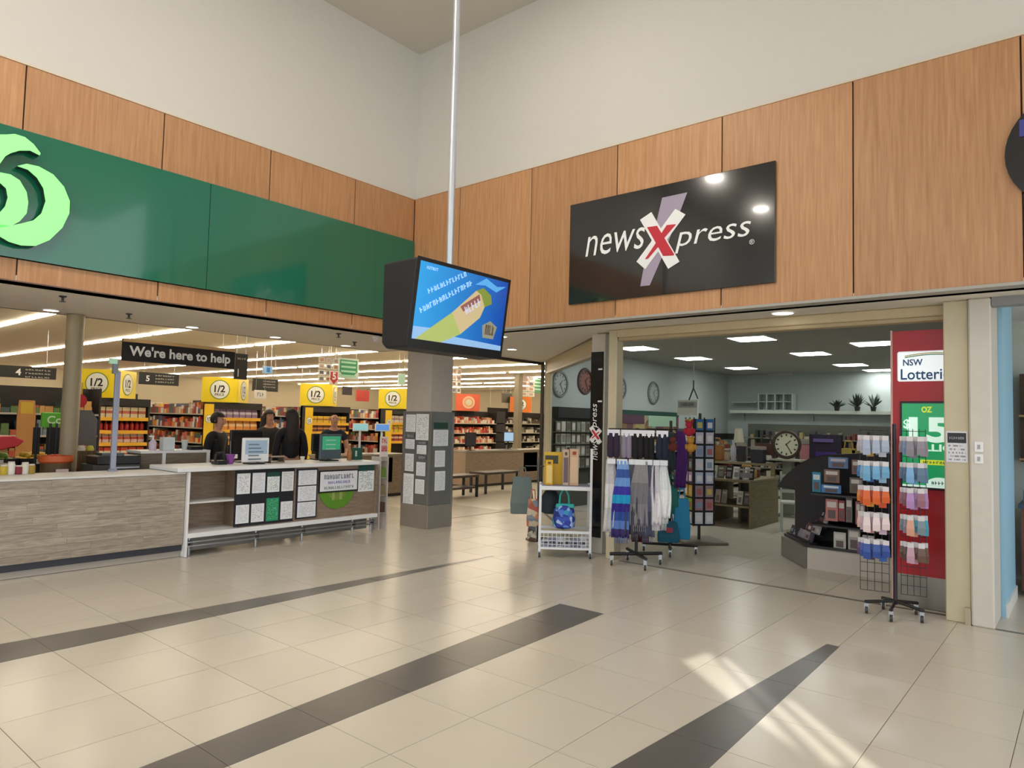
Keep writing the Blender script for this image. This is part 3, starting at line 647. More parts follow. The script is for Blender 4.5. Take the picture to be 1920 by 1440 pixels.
rows_of = [  # per endcap: (z, kind, n, colour, band, height, label colour word)
    [(1.50, 'box', 7, '#d9c9a4', '#b5604a', .22, 'cream and red'), (1.22, 'bottle', 11, '#a81e1a', '#a81e1a', .20, 'dark red'), (.96, 'pouch', 8, '#e5c3b4', '#c9503f', .19, 'pink and red'), (.66, 'box', 7, '#c8472f', '#e8d9b8', .2, 'orange')],
    [(1.54, 'pouch', 7, '#9c7fa0', '#d8cdd8', .22, 'mauve'), (1.25, 'pouch', 6, '#e0914a', '#f0cf9a', .23, 'orange'), (.96, 'box', 7, '#7c5a48', '#d9b98c', .2, 'brown')],
    [(1.46, 'box', 6, '#d9b23a', '#a8742a', .17, 'gold'), (1.22, 'box', 6, '#6e3a24', '#c98d52', .16, 'brown'), (.98, 'pouch', 7, '#b88a3a', '#e2c778', .18, 'mustard')],
    [(1.5, 'box', 6, '#d8cfc0', '#a88', .2, 'white'), (1.22, 'pouch', 6, '#e2c431', '#c97f2a', .2, 'yellow'), (.95, 'box', 6, '#a33a30', '#e3c9b0', .2, 'red')]]
rows_of[3][0] = (1.5, 'box', 6, '#d8cfc0', '#aa8888', .2, 'white')
for k in range(4):
    xa = 5.5 + 2.7*k; xb = xa + 1.25
    t = thing('endcap_shelf', WHICH[k] + ' endcap shelf from the left, below a yellow half-price box sign', 'shelf', ((xa+xb)/2, YE+.25, 0))
    G().box(xa, xb, YE+.42, YE+.5, 0, 1.9).build('back_panel', BODYK, t, True)
    for x in (xa, xb-.03): G().box(x, x+.03, YE, YE+.5, 0, 1.9).build('side_panel', BODYK, t, True)
    G().box(xa, xb, YE-.02, YE+.02, 1.74, 1.9).build('header', mat('#1b1716', .5), t, True)
    G().box(xa+.03, xb-.03, YE, YE+.42, .1, .2).build('base_shelf', SHELFM, t, True)
    for z, kind, n, c, band, h, word in rows_of[k]:
        sh = G().box(xa+.03, xb-.03, YE+.01, YE+.42, z-.03, z).build('shelf', SHELFM, t, True)
        g = G().box(xa+.03, xb-.03, YE-.012, YE+.008, z-.075, z); inv = world_of(t).inverted(); g.v = [inv @ p for p in g.v]; g.build('price_strip', STRIPY, sh)
        mt = pack_mat(c, band); w = (xb-xa-.08)/n*.86
        me = {'box': lambda: box_mesh(w, .12, h, mt), 'bottle': lambda: bottle_mesh(w*.5, h, mt), 'pouch': lambda: pouch_mesh(w, .08, h, mt)}[kind]()
        nm = {'box': 'carton', 'bottle': 'bottle', 'pouch': 'pouch'}[kind]
        row(me, nm, n, xa+.05, xb-.05, YE+.13, z+.001, '%s %s on the %s endcap from the left' % (word, nm, WHICH[k]), nm, '%s %s row on the %s endcap' % (word, nm, WHICH[k]))
    cube_sign(xa+.5, YE+.42, 1.905, .84, 'yellow half-price box sign on the %s endcap from the left' % WHICH[k])
    b = thing('banner', 'tall narrow yellow half-price banner left of the %s endcap' % WHICH[k], 'banner', (xa-.22, YE-.2, 0))
    G().box(xa-.32, xa-.1, YE-.22, YE-.19, .5, 1.85).build('panel', mat('#eabf1c', .5), b, True); G().tube((xa-.21, YE-.17, 0), (xa-.21, YE-.17, 1.85), .012).build('pole', DARKSTEEL, b, True); G().lathe([(.14, 0), (.14, .012)], (xa-.21, YE-.17, 0), 14).build('foot', DARKSTEEL, b, True)
    circle_sign(b, (xa-.21, YE-.222, 1.5), 0, .085, None)
    # the long shelf run behind this endcap
    gd = thing('gondola', 'long aisle shelving behind the %s endcap' % WHICH[k], 'shelving', ((xa+xb)/2, YE+5, 0))
    G().box(xa+.45, xb-.45, YE+.52, YE+11, 0, 1.88).build('spine', BODYK, gd, True)
    for z in (.15, .55, .92, 1.28, 1.62): G().box(xa, xb, YE+.52, YE+11, z-.03, z).build('shelf', SHELFM, gd, True)
    g = G(); rg = random.Random(k)
    for z in (.15, .55, .92, 1.28, 1.62):
        y = YE+.56
        while y < YE+10.9:
            w = rg.uniform(.07, .16); h = rg.uniform(.1, .17); g.box(xa+.02, xa+.4, y, y+w*.93, z, z+h)
            if rg.random() < .8: g.box(xa+.03, xa+.38, y+.004, y+w*.88, z+h+.001, z+h+rg.uniform(.06, .13))
            y += w
    o = g.build('shelf_goods', MIXED, None, True, loc=((xa+xb)/2, YE+5, .15)); tag(o, 'mixed packets filling the aisle shelves behind the %s endcap' % WHICH[k], 'groceries', kind='stuff')

def hang_board(px0, py0, px1, py1, Y, label, hexc='#24221f', name='hanging_sign', wires=True, th=.04, wy=0):
    a, b, c, d = RY(px0, py0, px1, py1, Y)
    t = thing(name, label, 'sign', ((a+b)/2, Y, c))
    G().box(a, b, Y, Y+th, c, d).build('board', mat(hexc, .5), t, True, bevel=.003)
    if wires:
        for x in (a+(b-a)*.12, b-(b-a)*.12): G().tube((x, Y+th/2, d), (x, Y+th/2, 3.2), .004, 6).build('wire', STEEL, t, True)
    return t, a, b, c, d
t, a, b, c, d = hang_board(231, 640, 440, 692, 9.9, "black hanging sign reading We're here to help", '#151318')
G().box(a, b, 9.885, 9.95, d, d+.045).build('timber_cap', mat('#cba877', .5), t, True)
text("We're here to help", t, LETTER_W, ((a+b)/2, 9.896, (c+d)/2-.005), (b-a)*.9, None, bold=.03)
for px0, py0, px1, py1, num, lb in ((0, 680, 105, 712, '4', 'black aisle sign with number 4 at the far left'), (262, 697, 335, 724, '5', 'black aisle sign with number 5 behind the yellow box sign'), (475, 709, 521, 735, None, 'black aisle sign right of the second yellow box sign')):
    t, a, b, c, d = hang_board(px0 if px0 else -60, py0, px1, py1, YE-.1, lb)
    if num: text(num, t, LETTER_W, (a+(b-a)*(.55 if num == '4' else .2), YE-.106, (c+d)/2), None, .13, bold=.03)
    g = G()
    for i in range(3): glyphs(g, (b-(b-a)*(.22 if num == '4' else .36), YE-.1, d-.06-.07*i), 8, (b-a)*(.3 if num == '4' else .5), .028)
    g.build('lettering', mat('#b7b4ac', .5), t, True)
t, a, b, c, d = hang_board(442, 662, 463, 712, 10.2, 'narrow black hanging sign just right of the help sign', '#3a3731')
glyphs(G(), ((a+b)/2, 10.2, d-.08), 4, (b-a)*.7, .03).build('lettering', mat('#b7b4ac', .5), t, True)
G().box(a+.045, a+.06, 10.194, 10.2, c+.04, c+.16).build('arrow', LETTER_W, t, True)
t, a, b, c, d = hang_board(494, 686, 511, 701, 14, 'small light blue hanging sign over the aisles', '#8ab4dc'); G().box(a+.08, a+.16, 13.994, 14, c+.03, d-.03).build('symbol', mat('#2f6fb8', .5), t, True)
t, a, b, c, d = hang_board(748, 700, 760, 722, 13, 'pale green exit sign beside the pillar', '#bfe2d0')
t, a, b, c, d = hang_board(478, 731, 499, 748, YE-.3, 'small white hanging card below the second black aisle sign', '#dedbd2'); glyphs(G(), ((a+b)/2, YE-.3, (c+d)/2), 3, (b-a)*.6, .09).build('lettering', mat('#6a6a70', .5), t, True)
# stringed posters
POST = ['#e9e2d2', '#d9b6a8', '#e8e4da', '#c9c2b4', '#efe9dc']
def poster_string(px0, py0, px1, py1, Y, label, rows=4, cols=3, name='poster_string'):
    a, b, c, d = RY(px0, py0, px1, py1, Y); t = thing(name, label, 'poster', ((a+b)/2, Y, c))
    cw, ch = (b-a)/cols, (d-c)/rows; rg = random.Random(int(px0))
    for i in range(cols):
        G().tube((a+cw*(i+.5), Y+.01, c), (a+cw*(i+.5), Y+.01, 3.2), .003, 5).build('string', STEEL, t, True)
        for j in range(rows):
            o = G().box(a+cw*i+.01, a+cw*(i+1)-.01, Y-.006, Y, c+ch*j+.01, c+ch*(j+1)-.01).build('card', mat(rg.choice(POST), .5), t, True)
            g = G().box(a+cw*(i+.25), a+cw*(i+.75), Y-.009, Y-.0065, c+ch*(j+.25), c+ch*(j+.75)); inv = world_of(t).inverted(); g.v = [inv @ p for p in g.v]; g.build('picture', mat(rg.choice(['#a3786a', '#8b8791', '#b98a6a', '#6d6a72', '#c4a79a']), .5), o)
    return t, a, b, c, d
poster_string(597, 668, 635, 718, 13, 'cluster of small hanging posters above the third yellow box sign', 4, 3)
t, a, b, c, d = hang_board(635, 670, 672, 712, 12.9, 'green hanging sheet with rounded corner beside the small posters', '#d9e6d8', th=.015)
G().prism([(a+.04, 12.899, d-.04), (b-.05, 12.899, d-.04), (b-.05, 12.899, c+.16), (b-.14, 12.899, c+.08), (a+.12, 12.899, c+.08), (a+.04, 12.899, c+.16)], (0, -.006, 0)).build('green_face', mat('#2f8f5e', .5), t, True)
g = G()
for i in range(4): g.box(a+.07, b-.09, 12.888, 12.893, d-.12-.1*i, d-.075-.1*i)
g.build('lettering', mat('#a9dcc0', .5), t, True)
t, a, b, c, d = hang_board(618, 695, 634, 722, 12.85, 'red hanging arrow tag with the number 5', '#efe6dc', th=.012)
G().prism([(a+.03, 12.849, d-.02), (b-.03, 12.849, d-.02), (b-.03, 12.849, c+.14), (b-.0, 12.849, c+.14), ((a+b)/2, 12.849, c+.01), (a, 12.849, c+.14), (a+.03, 12.849, c+.14)], (0, -.006, 0)).build('red_arrow', mat('#b8342e', .5), t, True); text('5', t, LETTER_W, ((a+b)/2, 12.842, (c+d)/2+.04), None, .16, bold=.03)
poster_string(977, 693, 1002, 745, 15, 'white and red hanging posters near the right of the entrance', 5, 2)
poster_string(848, 690, 864, 738, 15, 'pale hanging posters just right of the pillar', 4, 2)
t, a, b, c, d = hang_board(1000, 705, 1020, 738, 15.05, 'green striped hanging sheet near the right of the entrance', '#4f8a62', th=.015)
g = G()
for i in range(4): g.box(a+.03, b-.03, 15.043, 15.049, d-.12-.12*i, d-.07-.12*i)
g.build('lettering', mat('#b4d6bf', .5), t, True)
cube_sign(18.35, 17.35, 1.95, .84, 'orange box sign right of the pillar', ('#d8603a', '#d8603a'), False)
tt = bpy.data.objects['box_sign.004']
R3 = Matrix.Rotation(-pi/4, 3, 'Z')
for nm, rr, m_, dd in (('ring', .22, mat('#f0c9a8', .5), .004), ('disc', .17, mat('#e39a62', .5), .006), ('hub', .11, mat('#d8d6b8', .5), .008)):
    g = G().lathe([(rr, -dd), (rr, 0)], n=22, axis='Y'); g.v = [R3 @ (p + Vector((0, -.431, .3))) + Vector((18.35, 17.3, 1.95)) for p in g.v]; g.build(nm, m_, tt, True)
cube_sign(21.4, 17.4, 1.98, .84, 'box sign half orange half yellow at far right of the supermarket', ('#e0792c', '#e8c21c'))
for lb, px0, py0, px1, py1, hexc in (('dark header board over far shelves right of the pillar', 915, 764, 954, 782, '#1d1a18'), ('dark aisle sign hung right of the orange box sign', 942, 737, 960, 756, '#5a5346'), ('red board on far shelves behind the third box sign', 564, 730, 582, 757, '#c43a30'), ('red sale board right of the third box sign', 669, 731, 692, 753, '#cf4a3c'), ('dark aisle sign above the red sale board', 643, 724, 660, 741, '#3c3532')):
    hang_board(px0, py0, px1, py1, 20 if 'far shelves' in lb else 17.5, lb, hexc)
# column right of the pillar, round column at the left
tag(G().box(17.66, 17.86, 14.4, 14.6, 0, 3.199).build('supermarket_column', mat('#7d735f', .6), None, True, loc=(17.8, 14.6, 0)), 'slim grey square column inside the supermarket entrance', 'column')
tag(G().tube((2.97, 9.15, 0), (2.97, 9.15, 2.73), .092, 24).build('round_column', mat('#a3957a', .5), None, True, loc=(2.97, 9.15, 0), smooth=True), 'round beige column left of the help sign', 'column')

# far shelving seen above the checkouts (right of the pillar) and at the far left
def wall_shelf(x0, x1, y, zt, label, cols, seed, n=5, side='y'):
    t = thing('wall_shelf', label, 'shelving', ((x0+x1)/2, y+.3, 0)); G().box(x0, x1, y+.4, y+.45, 0, zt).build('back_panel', BODYK, t, True)
    for x in (x0, x1-.03): G().box(x, x+.03, y, y+.45, 0, zt).build('side_panel', BODYK, t, True)
    g = G(); rg = random.Random(seed); zs = [.12+(zt-.2)*i/n for i in range(n)]
    for z in zs:
        G().box(x0, x1, y, y+.4, z-.03, z).build('shelf', SHELFM, t, True); x = x0+.04
        while x < x1-.2:
            w = rg.uniform(.06, .15); h = rg.uniform(.08, .14); g.box(x, x+w*.92, y+.05, y+.35, z, z+h)
            if rg.random() < .8: g.box(x+.004, x+w*.86, y+.06, y+.33, z+h+.001, z+h+rg.uniform(.04, min(.13, (zt-.2)/n-h-.05)))
            x += w
    o = g.build('shelf_goods', island_mat('goods%d' % seed, cols), None, True, loc=((x0+x1)/2, y+.3, .12)); tag(o, 'mixed goods filling ' + label, 'groceries', kind='stuff')
wall_shelf(16.7, 19.6, 17.0, 1.945, 'shelves under the orange box sign', ['#d8a58c', '#e0d2bc', '#c9503f', '#b97a5a', '#e6e0d4', '#a33a30', '#d9b48a'], 31)
wall_shelf(17.5, 20.2, 19.6, 1.7, 'low shelves behind the slim grey column', ['#8f8878', '#b7a890', '#6a5a4a', '#c7bfae', '#7b4a3a'], 32)
wall_shelf(20.3, 23.4, 17.2, 1.975, 'dark shelves at the far right of the supermarket', ['#3a3030', '#c9c2b2', '#5a4a3c', '#8d877a', '#2b2830'], 33)
wall_shelf(1.6, 4.75, 13.2, 2.0, 'produce shelves at far left below the number 4 sign', ['#b5894a', '#6d5a3a', '#8d6a4a', '#5f7a48', '#c99a58', '#4a5a5a', '#7d8a94', '#b8573f'], 34)
wall_shelf(6.9, 7.9, 19.5, 2.1, 'shelves in the aisle right of the first endcap', ['#9c6a4a', '#5d6b4b', '#b53a30', '#c9b48a', '#7b4a3a', '#c4703a'], 35)
wall_shelf(9.6, 10.7, 19.5, 2.0, 'shelves in the aisle right of the second endcap', ['#a8562e', '#6a7a5a', '#8a6a8a', '#d9d2c4', '#b3443a'], 36)
wall_shelf(12.4, 13.5, 19.5, 1.9, 'shelves in the aisle right of the third endcap', ['#d8d2c8', '#c97f6a', '#8a4a44', '#e0b49a', '#9a948a'], 37)

# ------------------------------------------------------------------ checkouts, benches
SCRB = mat('#9fc2e6', .3, emit=.6, var=0); SCRT = mat('#8fc9cf', .3, emit=.5, var=0)
def monitor(parent, c, w, h, rz, scr_m, frame=BLACK, stand=.12, depth=.03):
    """screen on a short neck, base at c; faces -Y before rz"""
    R3 = Matrix.Rotation(rz, 3, 'Z')
    def put(g, nm, m_, **k): g.v = [R3 @ p + Vector(c) for p in g.v]; return g.build(nm, m_, parent, True, **k)
    put(G().box(-w*.3, w*.3, -.07, .07, 0, .015), 'base', frame, bevel=.004); put(G().box(-.02, .02, .01, .03, .01, stand+.05), 'neck', frame)
    put(G().box(-w/2, w/2, -depth/2, depth/2, stand, stand+h), 'bezel', frame, bevel=.006); put(G().box(-w/2+.018, w/2-.018, -depth/2-.003, -depth/2, stand+.02, stand+h-.018), 'screen', scr_m)
def checkout(x, y, rz, label, scr_m, w=2.2):
    t = thing('checkout', label, 'checkout', (x, y, 0), rz)
    G().box(-w/2, w/2, 0, .55, .06, .84).build('body', LAM2, t); G().box(-w/2+.02, w/2-.02, .02, .53, 0, .06).build('plinth', BLACK, t)
    G().box(-w/2-.01, w/2+.01, -.02, .58, .84, .875).build('worktop', mat('#8a8378', .4), t, bevel=.004)
    G().box(-w/2+.1, w*.1, .06, .48, .875, .882).build('conveyor_belt', BLACK, t)
    G().box(w*.15, w*.32, .0, .5, .3, .8).build('dark_panel', BLACK, t)
    return t
MAGW = mat('#cfd4dc', .4)
a = P(872, 900, 1, 11.5).x; b = P(1032, 900, 1, 11.5).x
checkout((a+b)/2, 11.5, 0, 'long dark timber checkout right of the pillar', SCRB, b-a)
for lb, px, py, Y, w, h, sm, fm in (('dark register screen seen from behind right of the pillar', 882, 838, 11.7, .3, .34, mat('#35363f', .4), BLACK), ('light blue lit register screen right of the pillar', 953, 838, 11.75, .32, .26, SCRB, BLACK)):
    q = P(px, py, 1, Y); t = thing('register_screen', lb, 'screen', (q.x, Y, .876)); monitor(t, (q.x, Y, .876), w, h, -.3, sm, fm, .2 if sm is SCRB else .1)
checkout(9.0, 11.2, 0, 'checkout with two bright screens behind the service desk', SCRT, 2.0)
for lb, px, sm in (('teal lit register screen behind the service desk', 675, SCRT), ('blue and red lit register screen left of the pillar', 716, mat('#5b8fd8', .3, emit=.6, var=0))):
    q = P(px, 830, 1, 11.45); t = thing('register_screen', lb, 'screen', (q.x, 11.45, .876)); monitor(t, (q.x, 11.45, .876), .34, .16, -.2, sm, PLASTW, .46)
def bench(x0, x1, y0, y1, z, label, shelf):
    t = thing('bench', label, 'bench', ((x0+x1)/2, (y0+y1)/2, 0)); wd = wood('bench_wood', '#3a302a', '#564840', (1, 10, 10), .4)
    G().box(x0, x1, y0, y1, z-.05, z).build('top', wd, t, True, bevel=.004)
    for x in (x0+.03, x1-.03):
        for y in (y0+.03, y1-.03): G().box(x-.022, x+.022, y-.022, y+.022, 0, z-.05).build('leg', SOFTBLACK, t, True)
    if shelf: G().box(x0+.03, x1-.03, y0+.03, y1-.03, .18, .22).build('shelf', wd, t, True)
bench(11.5, 12.65, 10.25, 10.75, .47, 'long dark packing bench right of the pillar', False)
bench(9.9, 11.0, 10.0, 10.45, .47, 'shorter dark bench with lower shelf beside the pillar', True)
q = P(1000, 905, 1, 11.3)
t = thing('drinks_cooler', 'low black cabinet with white label beside the right checkout', 'cabinet', (15.9, 11.5, 0)); G().box(15.75, 16.4, 11.4, 11.9, 0, 1.0).build('body', SOFTBLACK, t, True, bevel=.01); G().box(15.85, 16.05, 11.39, 11.4, .6, .72).build('label', PLASTW, t, True)

# ------------------------------------------------------------------ things behind the low counter
def standing_pole():
    x = P(211, 884, 1, 8.38).x; t = thing('camera_pole', 'slim grey pole with angled head standing on the low counter', 'pole', (x, 8.38, .948))
    pm = mat('#9fa4b8', .35, .3)
    G().lathe([(.05, 0), (.05, .012), (.03, .03)], (x, 8.38, .948), 14).build('base', pm, t, True); G().box(x-.028, x+.028, 8.36, 8.40, .96, 2.06).build('upright', pm, t, True, bevel=.006)
    G().cbox((x-.03, 8.38, 2.11), .05, .05, .16, 0, 0).build('head', mat('#8f96a0', .4), t, True); G().box(x-.1, x-.02, 8.35, 8.38, 2.14, 2.2).build('small_green_sign', mat('#a9d8b8', .4, emit=.3), t, True)  # the head's small green sign has a faint glow put into its colour
standing_pole()
wu = thing('side_cabinet', 'white-framed cabinet with grey panels behind the counter end', 'cabinet', (4.1, 8.95, 0))
a, b, c, d = RY(312, 845, 390, 895, 8.8); a0 = P(265, 845, 1, 8.8).x
G().box(a0, b, 8.8, 9.2, 0, d-.03).build('body', wood('side_lam', '#6c6152', '#877a68', (1.2, 12, 12), .5), wu, True); G().box(a0-.01, b+.01, 8.79, 9.21, d-.03, d).build('top', PLASTW, wu, True)
for x in (a-.05, b-.035): G().box(x, x+.04, 8.785, 8.8, .2, d).build('frame_upright', PLASTW, wu, True)
G().box(a-.05, b, 8.785, 8.8, c-.12, c-.07).build('frame_rail', PLASTW, wu, True)
px_ = lambda x, Y: P(x, 860, 1, Y).x
t = thing('pump_bottle', 'clear pump bottle of sanitiser on the white-framed cabinet', 'bottle', (px_(285, 8.95), 8.95, d)); G().lathe([(.04, 0), (.043, .01), (.043, .1), (.02, .13)], n=14).build('body', mat('#e3cfe2', .2), t, smooth=True); G().lathe([(.012, .13), (.012, .17)], n=8).build('neck', PLASTW, t); G().box(-.05, .012, -.01, .01, .165, .18).build('spout', PLASTW, t)
t = solo(G().box(-.07, .07, -.06, .06, 0, .16), 'tissue_box', mat('#dfe6ea', .5), 'upright white box on the white-framed cabinet', 'box', (px_(312, 8.95), 8.95, d), world=False, bevel=.004)
t = thing('paper_cup', 'pale cup near the right end of the white-framed cabinet', 'cup', (px_(345, 8.95), 8.95, d)); G().lathe([(.03, 0), (.04, .12), (.037, .12), (.028, .01)], n=14).build('cup', mat('#c9d2d0', .5), t); G().lathe([(.041, .118), (.041, .126)], n=14).build('rim', WHITE, t)
t = solo(G().box(-.09, .09, -.05, .05, 0, .05), 'card_machine', BLACK, 'small black card machine on the white-framed cabinet', 'machine', (px_(365, 8.9), 8.9, d), world=False, bevel=.01)
pos = thing('cash_register', 'black cash register with drawer behind the low counter', 'register', (px_(225, 8.72), 8.8, 0))
a, b, c, d = RY(175, 862, 262, 892, 8.66)
G().box(a, b, 8.66, 9.05, 0, 1.0).build('cabinet', mat('#4b4a49', .5), pos, True); G().box(a+.04, b, 8.64, 9.0, 1.0, 1.10).build('drawer', BLACK, pos, True, bevel=.01); G().box(b-.3, b-.02, 8.63, 8.66, .955, .975).build('silver_trim', STEEL, pos, True); G().box(a+.12, b-.15, 8.75, 8.95, 1.10, 1.13).build('keyboard', DARKSTEEL, pos, True)
def bin_(cx, cy, w, h, label):
    t = thing('timber_bin', label, 'bin', (cx, cy, 0)); wd = wood('bin_wood', '#5a4630', '#7a6142', (8, 8, .6), .6)
    n = 4
    for i in range(n): G().box(cx-w/2+w/n*i+.002, cx-w/2+w/n*(i+1)-.002, cy-w/2-.01, cy-w/2+.01, 0, h).build('slat', wd, t, True)
    G().box(cx-w/2, cx+w/2, cy-w/2+.01, cy+w/2, 0, h-.03).build('carcass', wd, t, True)
    return t
bx = px_(150, 9.4)+.06; bin_(bx, 9.45, .24, 1.13, 'tall timber bin beside the black cash register')
for i, (dx, dy, hx, lb) in enumerate(((-.05, -.05, '#e8e6d0', 'cream'), (.05, -.03, '#d9cf4a', 'lime yellow'), (0, .05, '#b8584a', 'red'), (-.06, .04, '#c9604a', 'orange red'))):
    solo(G().lathe([(.01, 0), (.038, .02), (.045, .05), (.03, .085), (.008, .09)], n=12), 'fruit', mat(hx, .4), lb + ' fruit on top of the tall timber bin', 'fruit', (bx+dx, 9.45+dy, 1.10), world=False, smooth=True)
brx = px_(105, 8.95)
t = thing('barrel', 'brown barrel with orange rim full of orange fruit', 'barrel', (brx, 8.95, 0)); bw = wood('barrel_wood', '#54402a', '#6e5638', (9, 9, .6), .6)
G().lathe([(.13, 0), (.155, .3), (.15, .6), (.15, 1.02)], n=20).build('tub', bw, t, smooth=True); G().lathe([(.15, 1.02), (.17, 1.04), (.17, 1.1), (.155, 1.1), (.15, 1.04)], n=24).build('rim', mat('#d9652f', .4), t, smooth=True); G().box(-.05, .07, -.19, -.17, .9, .96).build('price_label', mat('#e9c9cc', .5), t)
for i in range(9):
    an = i*2.4; r = .042*i**.5
    solo(G().ball((0, 0, .03), .031, n=10, m_=6), 'orange', mat('#d9552c', .45), 'orange fruit heaped in the orange-rimmed barrel', 'fruit', (brx+r*cos(an), 8.95+r*sin(an), 1.04+.018*(1-i/9)), 'oranges in the barrel', False, smooth=True)
t = thing('display_trolley', 'red curved-hood display cart at the far left edge', 'cart', (2.2, 9.4, 0))
a, b, c, d = RY(-60, 823, 42, 850, 9.4)
G().box(a, b-.05, 9.4, 9.8, .3, .98).build('bin', mat('#5a2a24', .5), t, True); G().prism([(a, 9.35, c+.08), (a+.15, 9.35, d+.02), (b-.1, 9.35, d+.03), (b, 9.35, d-.02), (b-.05, 9.35, d-.08), (a+.2, 9.35, c+.02), (a, 9.35, c-.04)], (0, .5, 0)).build('hood', RED, t, True, bevel=.01)
for x in (a+.05, b-.1): G().tube((x, 9.6, 0), (x, 9.6, .35), .03).build('leg', DARKSTEEL, t, True)
for px, lb in ((66, 'nearer'), (91, 'middle'), (103, 'right-hand')):
    x = px_(px, 9.7); t = thing('black_stand', lb + ' of three thin black stands behind the orange-rimmed barrel', 'stand', (x, 9.7, 0)); G().tube((0, 0, 0), (0, 0, 1.45), .014).build('pole', BLACK, t); G().lathe([(.045, 0), (.045, .012), (.02, .03)], n=14).build('foot', BLACK, t); G().box(-.035, .035, -.012, .012, 1.08, 1.4).build('holder', SOFTBLACK, t)
x = P(99, 788, 1, 11.5).x; t = thing('green_sign', 'bright green sign with white lettering left of the round column', 'sign', (x, 11.5, 0)); a, b, c, d = RY(78, 773, 120, 801, 11.5)
G().box(a, b, 11.5, 11.53, c, d).build('panel', mat('#5ab033', .5), t, True, bevel=.01); text('Co', t, mat('#dff2c9', .5), ((a+b)/2+.02, 11.496, (c+d)/2), None, (d-c)*.55, bold=.02); G().tube((x, 11.53, 0), (x, 11.53, c), .015).build('pole', DARKSTEEL, t, True); G().lathe([(.12, 0), (.12, .012)], (x, 11.53, 0), 14).build('foot', DARKSTEEL, t, True)
x = P(155, 790, 1, 10.2).x; t = thing('poster_stand', 'grey rounded display with red topper right of the round column', 'stand', (x, 10.2, 0)); G().prism([(x-.14, 10.2, 0), (x+.18, 10.2, 0), (x+.18, 10.2, 1.5), (x+.1, 10.2, 1.62), (x-.05, 10.2, 1.62), (x-.14, 10.2, 1.5)], (0, .06, 0)).build('panel', mat('#6b6663', .5), t, True); G().lathe([(.09, 0), (.09, .03)], (x-.06, 10.17, 1.74), 18, 'Y').build('red_disc', RED, t, True); G().box(x-.1, x-.02, 10.2, 10.22, 1.78, 1.98).build('yellow_card', mat('#d9b83a', .5), t, True)
for i, (px, h, hx, lb) in enumerate(((8, .10, '#c9b03a', 'yellow'), (22, .13, '#e3e0d8', 'white'), (36, .09, '#8a2f3a', 'crimson'), (48, .12, '#d8d4c8', 'ivory'), (60, .1, '#a88a3a', 'mustard'))):
    t = thing('jar', lb + ' jar on the back edge of the low counter', 'jar', (px_(px, 8.42), 8.42, .948)); G().lathe([(.03, 0), (.035, .01), (.035, h*.8), (.026, h*.9)], n=12).build('glass', mat(hx, .3), t, smooth=True); G().lathe([(.03, h*.88), (.03, h)], n=12).build('lid', mat('#dcd8cc', .4), t)

# produce crates on a low table behind the barrel
pt0 = thing('produce_table', 'low dark table carrying crates of produce at the far left', 'table', (2.7, 10.6, 0))
G().box(1.9, 3.5, 10.3, 10.95, .78, .82).build('top', mat('#4a4038', .6), pt0, True)
for x in (1.95, 3.45):
    for y in (10.35, 10.9): G().box(x-.03, x+.03, y-.03, y+.03, 0, .78).build('leg', SOFTBLACK, pt0, True)
for ci, (cx_, hx, kind) in enumerate(((2.2, '#b8322a', 'apple'), (2.62, '#6f8f3a', 'lime'), (3.04, '#d8b23a', 'lemon'), (3.32, '#8a2f3a', 'plum'))):
    w_ = .19 if ci < 3 else .07
    t = thing('produce_crate', 'black crate heaped with %ss on the produce table' % kind, 'crate', (cx_, 10.6, .821))
    G().box(-w_, w_, -.22, .22, 0, .03).build('floor_board', SOFTBLACK, t)
    for x in (-w_, w_): G().box(x-.01, x+.01, -.22, .22, .03, .17).build('side', SOFTBLACK, t)
    for y in (-.21, .21): G().box(-w_, w_, y-.01, y+.01, .03, .17).build('end', SOFTBLACK, t)
    G().box(-.04, .04, -.235, -.222, .1, .16).build('price_ticket', PLASTW, t)
    me = G().ball((0, 0, 0), .042, n=9, m_=6).mesh(kind, mat(hx, .4), True)
    n_ = 4 if ci < 3 else 1
    for i in range(n_):
        for j in range(4):
            for k_ in range(2):
                if k_ and (i == n_-1 or j == 3): continue
                o = mesh_object(kind, me, None, (cx_+(i-(n_-1)/2)*.088+.044*k_, 10.6-.13+j*.088+.044*k_, .82+.14+k_*.06)); tag(o, '%s in the black crate on the produce table' % kind, 'fruit', kind + 's in the crate')
t = thing('cardboard_stand', 'tall tan cut-out stand with yellow top at the far left', 'stand', (P(49, 790, 1, 12.2).x, 12.2, 0)); G().prism([(-.1, 0, 0), (.1, 0, 0), (.12, 0, 1.5), (.1, 0, 1.75), (-.1, 0, 1.75), (-.12, 0, 1.5)], (0, .02, 0)).build('board', mat('#c98f52', .6), t); G().box(-.08, .08, -.004, 0, 1.55, 1.72).build('yellow_print', mat('#d9b23a', .5), t); G().box(-.1, .1, 0, .25, 0, .02).build('foot', mat('#8a6a48', .6), t)

